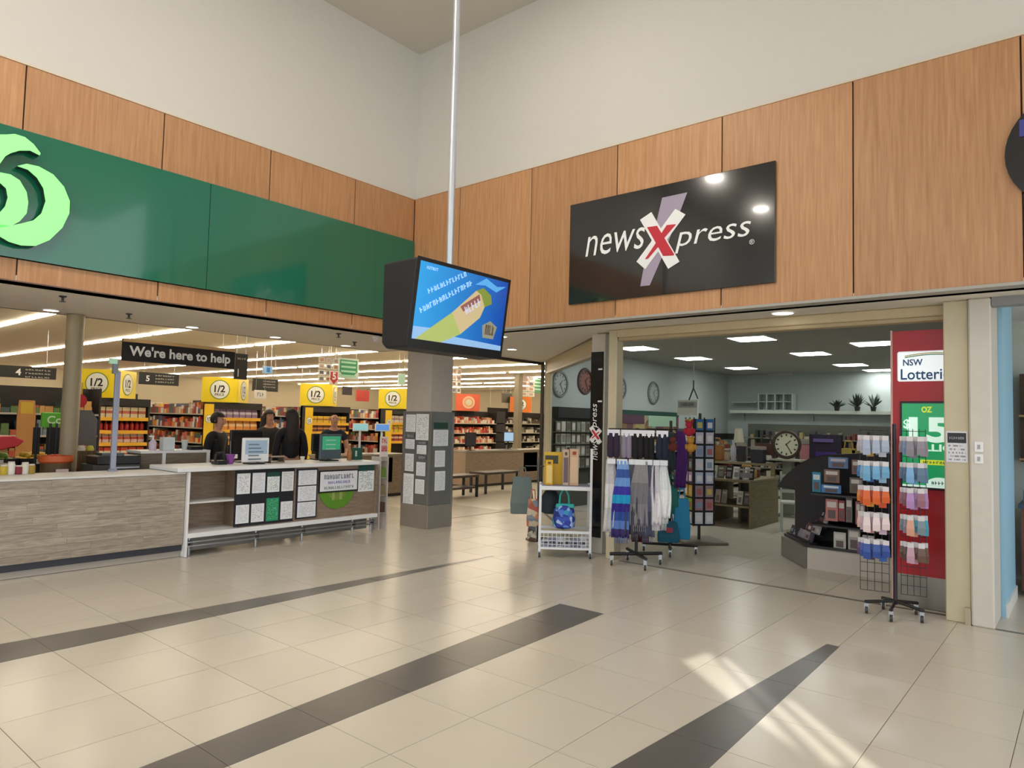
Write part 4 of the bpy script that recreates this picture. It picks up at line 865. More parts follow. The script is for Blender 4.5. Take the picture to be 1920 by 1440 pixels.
# ------------------------------------------------------------------ on the service desk
ZD = 1.001
def on_desk(name, label, cat, px, Y=8.15): return thing(name, label, cat, (P(px, 860, 1, Y).x, Y, ZD))
def screen_on(name, label, px0, py0, px1, py1, Y, frame, scr_hex, emit, rz=0, m=.03, chin=.0):
    a, b, c, d = RY(px0, py0, px1, py1, Y); t = thing(name, label, 'screen', ((a+b)/2, Y, ZD)); w = b-a
    G().box(-w*.3, w*.3, -.06, .1, 0, .015).build('base', BLACK, t, bevel=.004); G().box(-.025, .025, .02, .05, .01, (c+d)/2-ZD).build('neck', frame, t)
    G().box(-w/2, w/2, -.02, .02, max(.025, c-ZD), d-ZD).build('bezel', frame, t, bevel=.008); zz = max(.025, c-ZD)
    s = G().box(-w/2+m, w/2-m, -.0235, -.02, zz+m+chin, d-ZD-m).build('screen', mat(scr_hex, .25, emit=emit, var=0), t)
    return t, w, zz, d-ZD, s
t, w, z0, z1, s = screen_on('white_monitor', 'square white-framed monitor facing out on the service desk', 455, 821, 502, 870, 8.02, PLASTW, '#8ea3b4', .35, 0, .03, .07)
g = G()
for i in range(5): g.box(-w*.3, w*.1+.03*(i % 3), -.0255, -.0236, z1-.09-.045*i, z1-.075-.045*i)
g.build('lettering', mat('#6d8294', .4), s)
screen_on('black_monitor', 'black monitor standing behind the white-framed monitor', 432, 806, 492, 852, 8.4, BLACK, '#101014', 0)
t, w, z0, z1, s = screen_on('customer_terminal', 'dark customer terminal with green screen on the service desk', 600, 814, 638, 866, 8.12, mat('#4d5a63', .4), '#3f9a72', .45, 0, .03, .1)
g = G()
for i in range(3): g.box(-w*.25, w*.2, -.0255, -.0236, z1-.09-.06*i, z1-.075-.06*i)
g.build('lettering', mat('#9fd8bc', .4), s)
screen_on('register_monitor', 'flat dark register monitor behind the green-screen terminal', 585, 813, 612, 845, 8.42, BLACK, '#141418', 0)
t = on_desk('flower_pot', 'purple wrapped pot near the left of the service desk', 'pot', 432); G().lathe([(.03, 0), (.055, .1), (.06, .12), (.05, .12)], n=14).build('wrap', mat('#8d4a9c', .4), t, smooth=True); G().box(.02, .07, -.04, -.035, .07, .12).build('white_tag', WHITE, t); G().tube((0, 0, .1), (-.01, 0, .28), .004, 6).build('stem', mat('#7d7a86', .5), t)
t = on_desk('headset_phone', 'black desk phone left of the purple pot', 'phone', 412); G().box(-.07, .07, -.08, .08, 0, .05).build('body', BLACK, t, bevel=.01); G().path([(-.06, 0, .05), (-.05, 0, .13), (.04, 0, .14), (.06, 0, .06)], .018).build('handset', SOFTBLACK, t)
t = on_desk('cup', 'small pale cup in front of the long-haired person', 'cup', 567, 8.0); G().lathe([(.022, 0), (.03, .075), (.027, .075), (.02, .008)], n=12).build('cup', mat('#cfc9b8', .5), t); G().lathe([(.031, .07), (.031, .078)], n=12).build('rim', WHITE, t)
t = on_desk('brown_bottle', 'tall brown bottle right of the green-screen terminal', 'bottle', 655, 8.1); G().lathe([(.03, 0), (.034, .01), (.034, .12), (.014, .17), (.014, .22)], n=12).build('glass', mat('#a5703f', .25), t, smooth=True); G().lathe([(.016, .215), (.016, .235)], n=10).build('cap', mat('#d8b878', .4), t)
t = on_desk('green_box', 'dark green box toward the right end of the service desk', 'box', 668, 8.2); G().box(-.07, .07, -.05, .05, 0, .17).build('carton', mat('#1f5a4a', .5), t, bevel=.003); G().box(-.06, -.03, -.053, -.05, .05, .13).build('label', mat('#bcd8cc', .5), t)
t = on_desk('paper_tray', 'low beige paper tray left of the long-haired person', 'tray', 515, 8.15); G().box(-.1, .1, -.08, .08, 0, .012).build('lower_tray', mat('#8d8074', .5), t); G().box(-.1, .1, -.08, .08, .07, .082).build('upper_tray', mat('#8d8074', .5), t)
for x in (-.095, .095): G().box(x-.005, x+.005, -.07, .07, .0, .08).build('side', mat('#75695e', .5), t)
bs = thing('brochure_stand', 'slim stand with red and white topper at the right end of desk', 'stand', (6.62, 8.0, 0))
G().box(6.57, 6.585, 7.9, 8.1, 0, 1.05).build('side_frame', mat('#cfc8c2', .5), bs, True); G().box(6.71, 6.725, 7.9, 8.1, 0, 1.05).build('side_frame', mat('#cfc8c2', .5), bs, True)
for z in (.25, .5, .75, 1.0): G().box(6.585, 6.71, 7.9, 8.1, z-.012, z).build('tier', mat('#a89c92', .5), bs, True)
G().box(6.575, 6.72, 7.92, 7.935, 1.05, 1.34).build('topper', mat('#e9dcd8', .5), bs, True); glyphs(G(), (6.648, 7.919, 1.28), 3, .1, .07).build('lettering', RED, bs, True); glyphs(G(), (6.648, 7.919, 1.17), 3, .11, .09).build('lettering', RED, bs, True)
for z, hx, lb in ((.25, '#5a3a30', 'dark brown'), (.5, '#8a7a5a', 'tan'), (.75, '#6a8a3a', 'green')):
    solo(G().box(6.6, 6.695, 7.92, 8.06, z+.001, z+.14), 'packet_box', mat(hx, .5), lb + ' packet on the slim stand at the desk end', 'packet', (6.648, 7.99, z))

# ------------------------------------------------------------------ people behind the desk
def skin(name, vs_, es_, mt, parent, sub=2):
    me = bpy.data.meshes.new(name); me.from_pydata([v[0] for v in vs_], es_, []); me.materials.append(mt)
    o = mesh_object(name, me, parent); md = o.modifiers.new('skin', 'SKIN'); md.use_smooth_shade = True
    if not me.skin_vertices: bpy.context.view_layer.objects.active = o
    for i, d in enumerate(me.skin_vertices[0].data): d.radius = vs_[i][1:]; d.use_root = i == 0
    o.modifiers.new('smooth', 'SUBSURF').levels = sub; o.modifiers['smooth'].render_levels = sub
    return o
def person(x, y, rz, label, shirt, trousers, hair, style, k=1.0, arms='down', sleeve='long', lean=0):
    t = thing('person', label, 'person', (x, y, 0), rz); SK = mat('#c58f74', .5)
    z = lambda v: v*k
    L_ = lean
    trunk = [((0, 0, z(.94)), .13, .1), ((0, -L_*.3, z(1.1)), .115, .09), ((0, -L_*.7, z(1.28)), .135, .095), ((0, -L_, z(1.40)), .075, .07)]
    head = [((0, -L_-.005, z(1.47)), .046, .046), ((0, -L_-.03, z(1.535)), .056, .066), ((0, -L_-.02, z(1.61)), .072, .088), ((0, -L_, z(1.68)), .05, .06)]
    def arm(s):
        if arms == 'desk': return [((s*.165, -L_, z(1.355)), .05, .05), ((s*.22, -L_-.02, z(1.11)), .04, .04), ((s*.16, -L_-.24, z(1.04)), .027, .027), ((s*.15, -L_-.30, z(1.035)), .03, .02)]
        return [((s*.165, -L_, z(1.355)), .05, .05), ((s*.215, .02, z(1.1)), .04, .04), ((s*.21, -.05, z(.87)), .027, .027), ((s*.205, -.07, z(.80)), .03, .02)]
    def leg(s): return [((s*.085, 0, z(.86)), .085, .085), ((s*.095, -.01, z(.49)), .058, .058), ((s*.095, .02, z(.09)), .038, .042), ((s*.1, -.13, z(.035)), .036, .03)]
    vs_ = trunk + head; es_ = [(i, i+1) for i in range(7)]
    for s in (-1, 1):
        n = len(vs_); a = arm(s); vs_ += a; es_ += [(3, n), (n, n+1), (n+1, n+2), (n+2, n+3)]
        w = Vector(a[3][0]); d = (w-Vector(a[2][0])).normalized(); sd = Vector((1, 0, 0))
        for f, (off, ln) in enumerate(((-.024, .055), (-.008, .066), (.008, .062), (.024, .048))):
            m_ = len(vs_); p = w + sd*off + d*.03; vs_ += [(tuple(p), .009, .009), (tuple(p + d*ln*.6 + Vector((0, 0, -.006))), .008, .008), (tuple(p + d*ln + Vector((0, .004, -.02))), .007, .007)]; es_ += [(n+3, m_), (m_, m_+1), (m_+1, m_+2)]
        m_ = len(vs_); p = w - sd*s*.03; vs_ += [(tuple(p), .01, .01), (tuple(p - sd*s*.015 + d*.035), .008, .008)]; es_ += [(n+3, m_), (m_, m_+1)]
        n = len(vs_); vs_ += leg(s); es_ += [(0, n), (n, n+1), (n+1, n+2), (n+2, n+3)]
    skin('body', vs_, es_, SK, t)
    g = 1.12; sv = [(p, a*g+.008, b*g+.008) for p, a, b in trunk]; se = [(0, 1), (1, 2), (2, 3)]
    for s in (-1, 1):
        n = len(sv); q = arm(s)[:3 if sleeve == 'long' else 2]
        if sleeve != 'long': q[1] = (tuple((Vector(q[0][0])+Vector(q[1][0]))*.5), .05, .05)
        sv += [(p, a*g+.008, b*g+.008) for p, a, b in q]; se += [(3, n)] + [(n+i, n+i+1) for i in range(len(q)-1)]
    skin('shirt', sv, se, mat(shirt, .75), t)
    tv_ = [((0, 0, z(.97)), .142, .112)]; te = []
    for s in (-1, 1):
        n = len(tv_); tv_ += [(p, a*1.1+.01, b*1.1+.01) for p, a, b in leg(s)[:3]]; te += [(0, n), (n, n+1), (n+1, n+2)]
    skin('trousers', tv_, te, mat(trousers, .75), t)
    for s in (-1, 1): G().box(s*.1-.045, s*.1+.045, -.19, .07, 0, .07).build('shoe', BLACK, t, bevel=.02)
    hz = z(1.625); HM = mat(hair, .6)
    if style != 'bald':
        g_ = G().ball((0, -L_+.0, hz), .092, .108, .105, 16, 10)
        keep = [f for f in g_.f if not all((g_.v[i].y < -L_-.02 and g_.v[i].z < hz+.055) or (g_.v[i].z < hz-.06) for i in f)]; g_.f = keep
        o = g_.build('hair', HM, t, smooth=True); o.modifiers.new('thick', 'SOLIDIFY').thickness = .012
    else:
        o = G().prism([(.085*cos(a), -L_+.02+.095*sin(a), hz-.045) for a in [rad(-10+200*i/10) for i in range(11)]] + [(.075*cos(a), -L_+.02+.08*sin(a), hz-.045) for a in [rad(190-200*i/10) for i in range(11)]], (0, 0, .055)).build('hair', mat('#a79f96', .7), t)
    if style == 'long':
        g_ = G().lathe([(.06, 0), (.085, .04), (.1, .14), (.1, .28), (.095, .38), (.07, .44)], n=14)
        g_.v = [Vector((p.x, p.y*.5+.075-L_*.5, p.z+z(1.22))) for p in g_.v]; g_.build('long_hair', HM, t, smooth=True)
    # eyes, nose, mouth, ears
    fy = -L_-.02-.088
    G().ball((0, fy-.008, hz-.03), .012, .018, .022, 8, 6).build('nose', SK, t, smooth=True)
    for s in (-1, 1):
        G().ball((s*.03, fy+.012, hz-.005), .011, .008, .007, 8, 5).build('eye', mat('#2a211d', .3), t); G().ball((s*.078, -L_-.01, hz-.015), .01, .02, .03, 8, 6).build('ear', SK, t, smooth=True)
    G().box(-.022, .022, fy+.006, fy+.016, hz-.075, hz-.067).build('mouth', mat('#8a4a44', .5), t)
    return t
def at_px(px, Y): return P(px, 800, 1, Y).x
person(at_px(408, 9.5), 9.5, .5, 'dark-clothed person at the left end of the service desk, partly hidden', '#17161b', '#17161b', '#241c18', 'short', .95)
person(at_px(504, 10.4), 10.4, -.2, 'dark-haired person facing out, between the monitor and the long-haired person', '#2a2622', '#1c1b1f', '#2a1c16', 'long', .99)
person(at_px(546, 9.1), 9.1, pi-.3, 'person with long brown hair seen from behind in black top', '#15151b', '#16161b', '#2a1d18', 'long', 1.0)
person(at_px(625, 9.6), 9.6, -.45, 'balding person in dark navy shirt behind the green-screen terminal', '#1d2230', '#1c1c22', '#9a938c', 'bald', .98, 'desk', 'short', .06)

# ------------------------------------------------------------------ newsagency front
vsn = thing('vertical_sign', 'narrow black vertical sign reading newsXpress on the pale post', 'sign', (7.39, 4.76, .2))
G().box(7.372, 7.398, 4.675, 4.845, .2, 2.5).build('panel', mat('#121113', .25, coat=.3), vsn, True)
for z in (2.27, 1.87): G().box(7.366, 7.372, 4.675, 4.735, z, z+.02).build('clip', PLASTW, vsn, True)
text('news', vsn, LETTER_W, (7.371, 4.76, 1.27), .24, .07, 'B', rot=pi/2, shear=.2); text('press', vsn, LETTER_W, (7.371, 4.76, 1.70), .30, .085, 'B', rot=pi/2, shear=.2)
def vs_bar(a, b, wdt, m_, d):
    a = Vector(a); b = Vector(b); n = (b-a).normalized(); n = Vector((0, -n.z, n.y))*wdt
    G().prism([a+n, b+n, b-n, a-n], (-d, 0, 0)).build('white_stroke' if m_ is LETTER_W else 'red_stroke', m_, vsn, True)
vs_bar((7.372, 4.69, 1.36), (7.372, 4.83, 1.56), .03, LETTER_W, .005); vs_bar((7.372, 4.83, 1.38), (7.372, 4.69, 1.53), .03, LETTER_W, .004)
vs_bar((7.372, 4.71, 1.41), (7.372, 4.81, 1.52), .014, RX, .008); vs_bar((7.372, 4.81, 1.42), (7.372, 4.71, 1.5), .008, RX, .007)

def caster(parent, x, y, h=.075):
    G().lathe([(.03, -.012), (.032, -.008), (.032, .008), (.03, .012)], (x, y, .032), 14, 'X').build('caster_wheel', mat('#3a3a3c', .4), parent); G().box(x-.018, x+.018, y-.01, y+.022, .035, h).build('caster_fork', STEEL, parent)
# white trolley
TRZ = math.atan2(-.79, .61)
tr = thing('display_trolley', 'white wire display trolley on castors in front of the black sign', 'trolley', (6.865, 4.84, 0), TRZ)
WW = mat('#eef0f4', .35); hw, dp = .30, .38
for x in (-hw, hw):
    for y in (0, dp): G().box(x-.014, x+.014, y-.014, y+.014, .075, 1.3 if (x > 0 and y == 0) else .86).build('upright', WW, tr); caster(tr, x, y)
for z, h in ((.80, .045), (.29, .03), (.10, .025)):
    for y in (0, dp): G().box(-hw, hw, y-.012, y+.012, z, z+h).build('rail', WW, tr)
    for x in (-hw, hw): G().box(x-.012, x+.012, 0, dp, z, z+h).build('rail', WW, tr)
G().box(-hw, hw, 0, dp, .838, .848).build('top_shelf', mat('#8d93b8', .4), tr); G().box(-hw, hw, 0, dp, .105, .115).build('basket_floor', mat('#d4d8e0', .4), tr)
for i in range(1, 12): 
    x = -hw+2*hw*i/12; G().box(x-.003, x+.003, -.004, .004, .125, .29).build('basket_wire', WW, tr)
for z in (.16, .20, .245): G().box(-hw, hw, -.004, .004, z-.003, z+.003).build('basket_wire', WW, tr)
R3t = Matrix.Rotation(TRZ, 3, 'Z')
def on_tr(name, label, cat, x, y, z, rz=0): p = R3t @ Vector((x, y, z)); return thing(name, label, cat, (tr.location.x+p.x, tr.location.y+p.y, z), TRZ+rz)
for x, w, h, hx, lb, wnd in ((-.2, .09, .30, '#e3b021', 'yellow carton at the left end of the trolley top', '#f0cf7a'), (.0, .075, .43, '#c9ae9a', 'tall beige carton with purple window on the trolley', '#6b5563'), (.1, .11, .44, '#d3b08c', 'tall peach carton on the trolley top', '#e0bf9c')):
    t = on_tr('toy_carton', lb, 'carton', x, .16, .849); G().box(-w/2, w/2, -.06, .06, 0, h).build('box', mat(hx, .5), t, bevel=.003); G().box(-w*.36, w*.36, -.062, -.06, h*.08, h*.78).build('window', mat(wnd, .3), t); G().box(-w*.2, w*.2, -.063, -.061, h*.84, h*.93).build('print', mat('#a33a30' if 'peach' in lb else '#5a4a2a', .5), t)
t = on_tr('toy_carton', 'yellow and black carton lying crosswise behind the yellow carton', 'carton', -.14, .28, .849); G().box(-.12, .12, -.05, .05, 0, .39).build('box', mat('#d8b02a', .5), t); G().box(-.11, .05, -.052, -.05, .25, .35).build('window', mat('#3a3a22', .4), t)
for x, hx, w in ((-.26, '#b79a2a', .03), (.25, '#e4e2e0', .035)):
    pass
bp = on_tr('backpack', 'blue patterned backpack with teal straps hanging in the trolley', 'backpack', -.01, .14, .33)
bm_ = island_mat('bp', ['#2a3f9a'])
def patt(name, cols, sc=18):
    if name in MATS: return MATS[name]
    mt, nt, N, L, b = nodes_of(name); tc = N.new('ShaderNodeTexCoord'); vo = N.new('ShaderNodeTexVoronoi'); vo.inputs['Scale'].default_value = sc; L.new(tc.outputs['Object'], vo.inputs['Vector'])
    sp = N.new('ShaderNodeSeparateColor'); L.new(vo.outputs['Color'], sp.inputs[0]); cr = N.new('ShaderNodeValToRGB'); cr.color_ramp.interpolation = 'CONSTANT'; el = cr.color_ramp.elements
    while len(el) < len(cols): el.new(.5)
    for i, c in enumerate(cols): el[i].position = i/len(cols); el[i].color = srgb(c)
    L.new(sp.outputs[0], cr.inputs[0]); L.new(cr.outputs[0], b.inputs['Base Color']); b.inputs['Roughness'].default_value = .6; MATS[name] = mt; return mt
G().lathe([(.09, 0), (.13, .02), (.14, .1), (.125, .2), (.11, .27), (.06, .30)], n=16).build('bag', patt('bp_pattern', ['#2b3fa8', '#4f7fd8', '#20307a', '#3aa0c8', '#9fc4ec']), bp, smooth=True)
bp.children[0].scale = (1, .65, 1)
G().box(-.1, .1, -.105, -.08, .02, .15).build('front_pocket', patt('bp_pattern2', ['#3a58c0', '#6c93e4', '#2b3fa8', '#b7cdf2']), bp, bevel=.02)
for s in (-1, 1): G().path([(s*.06, -.02, .27), (s*.05, -.02, .4), (s*.015, 0, .47)], .012).build('strap', mat('#2fb5a8', .6), bp)
G().box(-.1, .12, -.06, -.04, .25, .30).build('teal_trim', mat('#38b9b0', .6), bp, bevel=.008)
t = on_tr('backpack', 'dark backpack hanging behind the blue one in the trolley', 'backpack', -.17, .33, .48); G().lathe([(.08, 0), (.12, .02), (.12, .2), (.07, .28)], n=14).build('bag', mat('#222a33', .7), t, smooth=True); G().path([(0, 0, .26), (0, 0, .33)], .012).build('strap', SOFTBLACK, t)
for i in range(6):
    t = on_tr('boxed_toy', 'pale boxed goods lying in the trolley wire basket', 'box', -.23+.09*i, .12+.05*(i % 2), .116); t['group'] = 'boxes in the trolley basket'; G().box(-.04, .04, -.05, .05, 0, .08+.02*(i % 3)).build('carton', mat(['#b9bccb', '#8d93ad', '#d0cfd8'][i % 3], .5), t); G().box(-.028, .028, -.053, -.05, .02, .06).build('label', mat('#4a4d5c', .5), t)

# tote bags on a stand behind the trolley
st = thing('bag_stand', 'thin dark stand holding tote bags left of the white trolley', 'stand', (7.66, 5.86, 0))
G().tube((0, 0, 0), (0, 0, 1.12), .014).build('pole', DARKSTEEL, st); G().lathe([(.16, 0), (.16, .015), (.03, .03)], n=18).build('base', SOFTBLACK, st)
G().tube((-.12, .14, 1.0), (.14, -.16, 1.0), .009).build('crossbar', DARKSTEEL, st)
def tote(x, y, z, w, h, hx, label, rz, mt=None):
    t = thing('tote_bag', label, 'bag', (x, y, z), rz)
    G().add([(-w/2, -.06, 0), (w/2, -.06, 0), (w/2, .06, 0), (-w/2, .06, 0), (-w*.52, -.08, h*.3), (w*.52, -.08, h*.3), (w*.52, .08, h*.3), (-w*.52, .08, h*.3), (-w*.4, -.015, h), (w*.4, -.015, h), (w*.4, .015, h), (-w*.4, .015, h)],
        [(0, 3, 2, 1), (0, 1, 5, 4), (1, 2, 6, 5), (2, 3, 7, 6), (3, 0, 4, 7), (4, 5, 9, 8), (5, 6, 10, 9), (6, 7, 11, 10), (7, 4, 8, 11), (8, 9, 10, 11)]).build('bag', mt or mat(hx, .7), t, bevel=.02, seg=2)
    for y in (-.012, .012): G().path([(-w*.2, y, h-.01), (-w*.12, y, h+.12), (w*.12, y, h+.12), (w*.2, y, h-.01)], .008, 6).build('handle', mat(hx, .7), t)
    return t
BRZ = rad(-50)
tote(7.44, 5.97, .36, .3, .5, '#6f7f80', 'large grey-green tote bag hanging left of the trolley', BRZ)
tote(7.42, 5.76, .22, .16, .36, '#c98a6a', 'orange patterned tote bag hanging beside the grey-green one', BRZ, patt('tote_pattern', ['#c9805a', '#d8c8b0', '#8a93a0', '#b8604a'], 14))
tote(7.46, 5.8, .02, .12, .2, '#8a8a80', 'small striped bag lowest on the tote stand', BRZ, patt('tote_pattern2', ['#a8a090', '#6a4a40', '#c8c4b8', '#7d8a94'], 20))

# scarf and glove rack
CRZ = rad(-60.6); RKX, RKY = 7.13, 4.03
rk = thing('clothes_rack', 'black rolling rack of scarves and gloves by the cream post', 'rack', (RKX, RKY, 0), CRZ)
G().tube((0, 0, .12), (0, 0, 1.56), .018).build('pole', BLACK, rk)
for an in (20, 110, 200, 290):
    c, s = cos(rad(an)), sin(rad(an)); G().tube((0, 0, .13), (c*.31, s*.31, .13), .02, 8).build('base_arm', BLACK, rk); caster(rk, c*.29, s*.29, .12)
for z in (1.19, 1.545):
    for y in (-.14, .14): G().tube((-.33, y, z), (.33, y, z), .008, 8).build('hang_rail', BLACK, rk)
    for x in (-.2, .2): G().tube((x, -.14, z), (x, .14, z), .008, 8).build('cross_rail', BLACK, rk)
R3k = Matrix.Rotation(CRZ, 3, 'Z')
def on_rack(name, label, cat, x, y, z, group=None, R_=R3k, o=(RKX, RKY), rz=CRZ): p = R_ @ Vector((x, y, 0)); return thing(name, label, cat, (o[0]+p.x, o[1]+p.y, z), rz, group)
def bands(name, cols, axis='Z'):
    if name in MATS: return MATS[name]
    mt, nt, N, L, b = nodes_of(name); tc = N.new('ShaderNodeTexCoord'); sp = N.new('ShaderNodeSeparateXYZ'); L.new(tc.outputs['Generated'], sp.inputs[0])
    nz = N.new('ShaderNodeTexNoise'); nz.inputs['Scale'].default_value = 60; L.new(tc.outputs['Object'], nz.inputs['Vector'])
    cr = N.new('ShaderNodeValToRGB'); cr.color_ramp.interpolation = 'CONSTANT' if len(cols) > 1 else 'LINEAR'; el = cr.color_ramp.elements
    while len(el) < len(cols): el.new(.5)
    for i, c in enumerate(cols): el[i].position = i/len(cols); el[i].color = srgb(c)
    if len(cols) == 1: el[1].color = srgb(cols[0])
    L.new(sp.outputs[axis], cr.inputs[0]); hs = N.new('ShaderNodeHueSaturation'); mr = N.new('ShaderNodeMapRange'); mr.inputs[3].default_value = .8; mr.inputs[4].default_value = 1.2
    L.new(nz.outputs['Fac'], mr.inputs[0]); L.new(mr.outputs[0], hs.inputs['Value']); L.new(cr.outputs[0], hs.inputs['Color']); L.new(hs.outputs[0], b.inputs['Base Color']); b.inputs['Roughness'].default_value = .85; MATS[name] = mt; return mt
def cloth(t, w, ln, mt, seed, name='fabric', folds=3, taper=.75):
    rg = random.Random(seed); nu, nv = 12, 14; g = G(); ph = rg.uniform(0, 6)
    for j in range(nv+1):
        v = j/nv
        for i in range(nu+1):
            u = i/nu; ww = w*(taper+(1-taper)*min(1, v*2.2)); x = (u-.5)*ww + .012*sin(5*v+ph)
            g.v.append(Vector((x, -.03 - .02*sin(folds*2*pi*u+ph+v*1.3)*(.4+.6*v) - .012*sin(3*v+ph), -v*ln)))
    g.f = [(j*(nu+1)+i, j*(nu+1)+i+1, (j+1)*(nu+1)+i+1, (j+1)*(nu+1)+i) for j in range(nv) for i in range(nu)]
    o = g.build(name, mt, t, smooth=False); o.data.polygons.foreach_set('use_smooth', [True]*len(o.data.polygons)); o.modifiers.new('thick', 'SOLIDIFY').thickness = .01
    return o
SCARVES = [(-.29, .12, .80, ['#c9c7c9', '#dedcdc', '#c4c2c6'], 'pale grey scarf at the left end of the rack'), (-.17, .15, .86, ['#3a2f6a', '#5a7fc4', '#2c4f9c', '#35248a', '#22a0d0', '#3f38a8', '#6f9ad8', '#3a5aa4', '#7fa6dc'][::-1][::-1], 'blue and turquoise banded scarf on the rack'),
    (-.045, .13, .82, ['#4a4a58', '#6a6a78'], 'dark slate scarf behind the grey pleated scarf'), (.03, .15, .72, ['#8d888c', '#7d7a80', '#948f92'], 'pleated mid-grey scarf in the middle of the rack'), (.12, .12, .84, ['#565a72', '#6b6f86', '#4f5268'], 'blue-grey scarf right of the middle of the rack'),
    (.21, .09, .70, ['#e4dfe4', '#d6d2da'], 'narrow off-white scarf on the rack'), (.29, .11, .62, ['#eceef0', '#dfe3e6'], 'bright white scarf at the right end of the rack')]
for i, (x, w, ln, cols, lb) in enumerate(SCARVES):
    t = on_rack('scarf', lb, 'scarf', x, -.14 - .02*(i % 2), 1.19); cloth(t, w*1.35, ln, bands('scarf%d' % i, cols), i, folds=2+i % 2, taper=.6)
    t2 = t.children[0]; G().box(-w*.4, w*.4, -.05, -.02, -.04, .02).build('swing_card', mat('#dfe2ea', .5), t, bevel=.003)
    g = G()
    for q_ in range(7): xx = -w*.42+w*.84*q_/6; g.tube((xx, -.035, -ln+.01), (xx+.004, -.035, -ln-.06), .004, 5)
    g.build('fringe', bands('scarf%d' % i, cols), t)
for i, (x, w, ln, hx, lb) in enumerate(((-.2, .2, .9, '#3a2430', 'dark maroon scarf on the far side of the rack'), (.05, .2, .95, '#5a2a30', 'red-brown scarf on the far side of the rack'), (.26, .16, .8, '#c8ccd4', 'light scarf on the far side of the rack'))):
    t = on_rack('scarf', lb, 'scarf', x, .16, 1.19); cloth(t, w, ln, bands('scarfb%d' % i, [hx, hx]), 20+i)
for i, (x, w, hx, lb) in enumerate(((-.27, .14, '#33243c', 'dark purple glove pack at upper left of the rack'), (-.125, .12, '#8d8496', 'lilac grey glove pack on the upper rack rail'), (.0, .13, '#191519', 'black glove pack, left of two on the upper rail'), (.125, .12, '#141416', 'black glove pack, right of two on the upper rail'), (.27, .13, '#1c2438', 'navy glove pack at upper right of the rack'))):
    t = on_rack('glove_pack', lb, 'gloves', x, -.15, 1.22)
    for s in (-1, 1):
        G().lathe([(.02, 0), (w*.27, .02), (w*.3, .12), (w*.27, .2), (w*.26, .28)], (s*w*.23, 0, 0), 12).build('glove', mat(hx, .85), t, smooth=True)
    G().box(-w*.5, w*.5, -.03, -.024, .255, .32).build('header_card', mat('#e4e2ea', .5), t); G().box(-w*.4, w*.4, -.026, -.02, .24, .26).build('cuff_clip', PLASTW, t)
# second rack with bags behind
R2X, R2Y = 8.15, 4.13
r2 = thing('bag_rack', 'low dark rack with purple and teal bags behind the scarf rack', 'rack', (R2X, R2Y, 0), rad(-62)); R3r = Matrix.Rotation(rad(-62), 3, 'Z')
G().tube((0, 0, .1), (0, 0, 1.66), .018).build('pole', BLACK, r2)
for an in (0, 90, 180, 270): c, s = cos(rad(an)), sin(rad(an)); G().tube((0, 0, .1), (c*.34, s*.34, .1), .018, 8).build('base_arm', BLACK, r2); caster(r2, c*.32, s*.32, .09)
for z in (1.55, .9): G().tube((-.3, -.1, z), (.3, -.1, z), .008, 8).build('hang_rail', BLACK, r2)
def on_r2(*a_): return on_rack(*a_, R_=R3r, o=(R2X, R2Y), rz=rad(-62))
for x, w, ln, hx, lb, z in ((.12, .13, .72, '#4b1f6a', 'long purple garment on the bag rack', 1.55), (.0, .12, .45, '#2f3a44', 'dark patterned garment on the bag rack', 1.5), (-.08, .1, .5, '#3a4a50', 'dark teal garment at left of the bag rack', 1.45)):
    t = on_r2('hanging_garment', lb, 'garment', x, -.12, z); cloth(t, w, ln, bands('gar'+hx, [hx, hx]), int(x*100)+50); G().box(-w*.3, w*.3, -.03, .0, -.02, .015).build('hanger', BLACK, t)
for x, y, z, w, h, hx, lb in ((.14, -.14, .2, .2, .5, '#1f86b8', 'bright blue shopping bag low on the bag rack'), (-.02, -.2, .16, .26, .26, '#15607c', 'teal bag with red print low on the bag rack'), (.02, -.1, .5, .16, .36, '#0f6a60', 'dark green bag midway down the bag rack')):
    p = R3r @ Vector((x, y, 0)); t = tote(R2X+p.x, R2Y+p.y, z, w, h, hx, lb, rad(-62))
    if 'red' in lb: G().box(-.03, .05, -.09, -.078, .13, .19).build('print', mat('#a8384a', .5), t)
for x, z, hx, lb in ((.22, 1.56, '#b82a40', 'red plush toy hanging at the top of the bag rack'), (.24, 1.36, '#d0953c', 'yellow plush toy below the red one on the bag rack'), (.02, 1.36, '#7a3a34', 'brown plush toy at the upper left of the bag rack')):
    t = on_r2('plush_toy', lb, 'toy', x, -.12, z-.06); G().ball((0, 0, .03), .06, .05, .06).build('body', mat(hx, .9), t, smooth=True); G().ball((0, -.01, .12), .045).build('head', mat(hx, .9), t, smooth=True)
    for s in (-1, 1): G().ball((s*.035, 0, .16), .016).build('ear', mat(hx, .9), t); G().ball((s*.055, -.02, .04), .02, .02, .035).build('arm', mat(hx, .9), t)

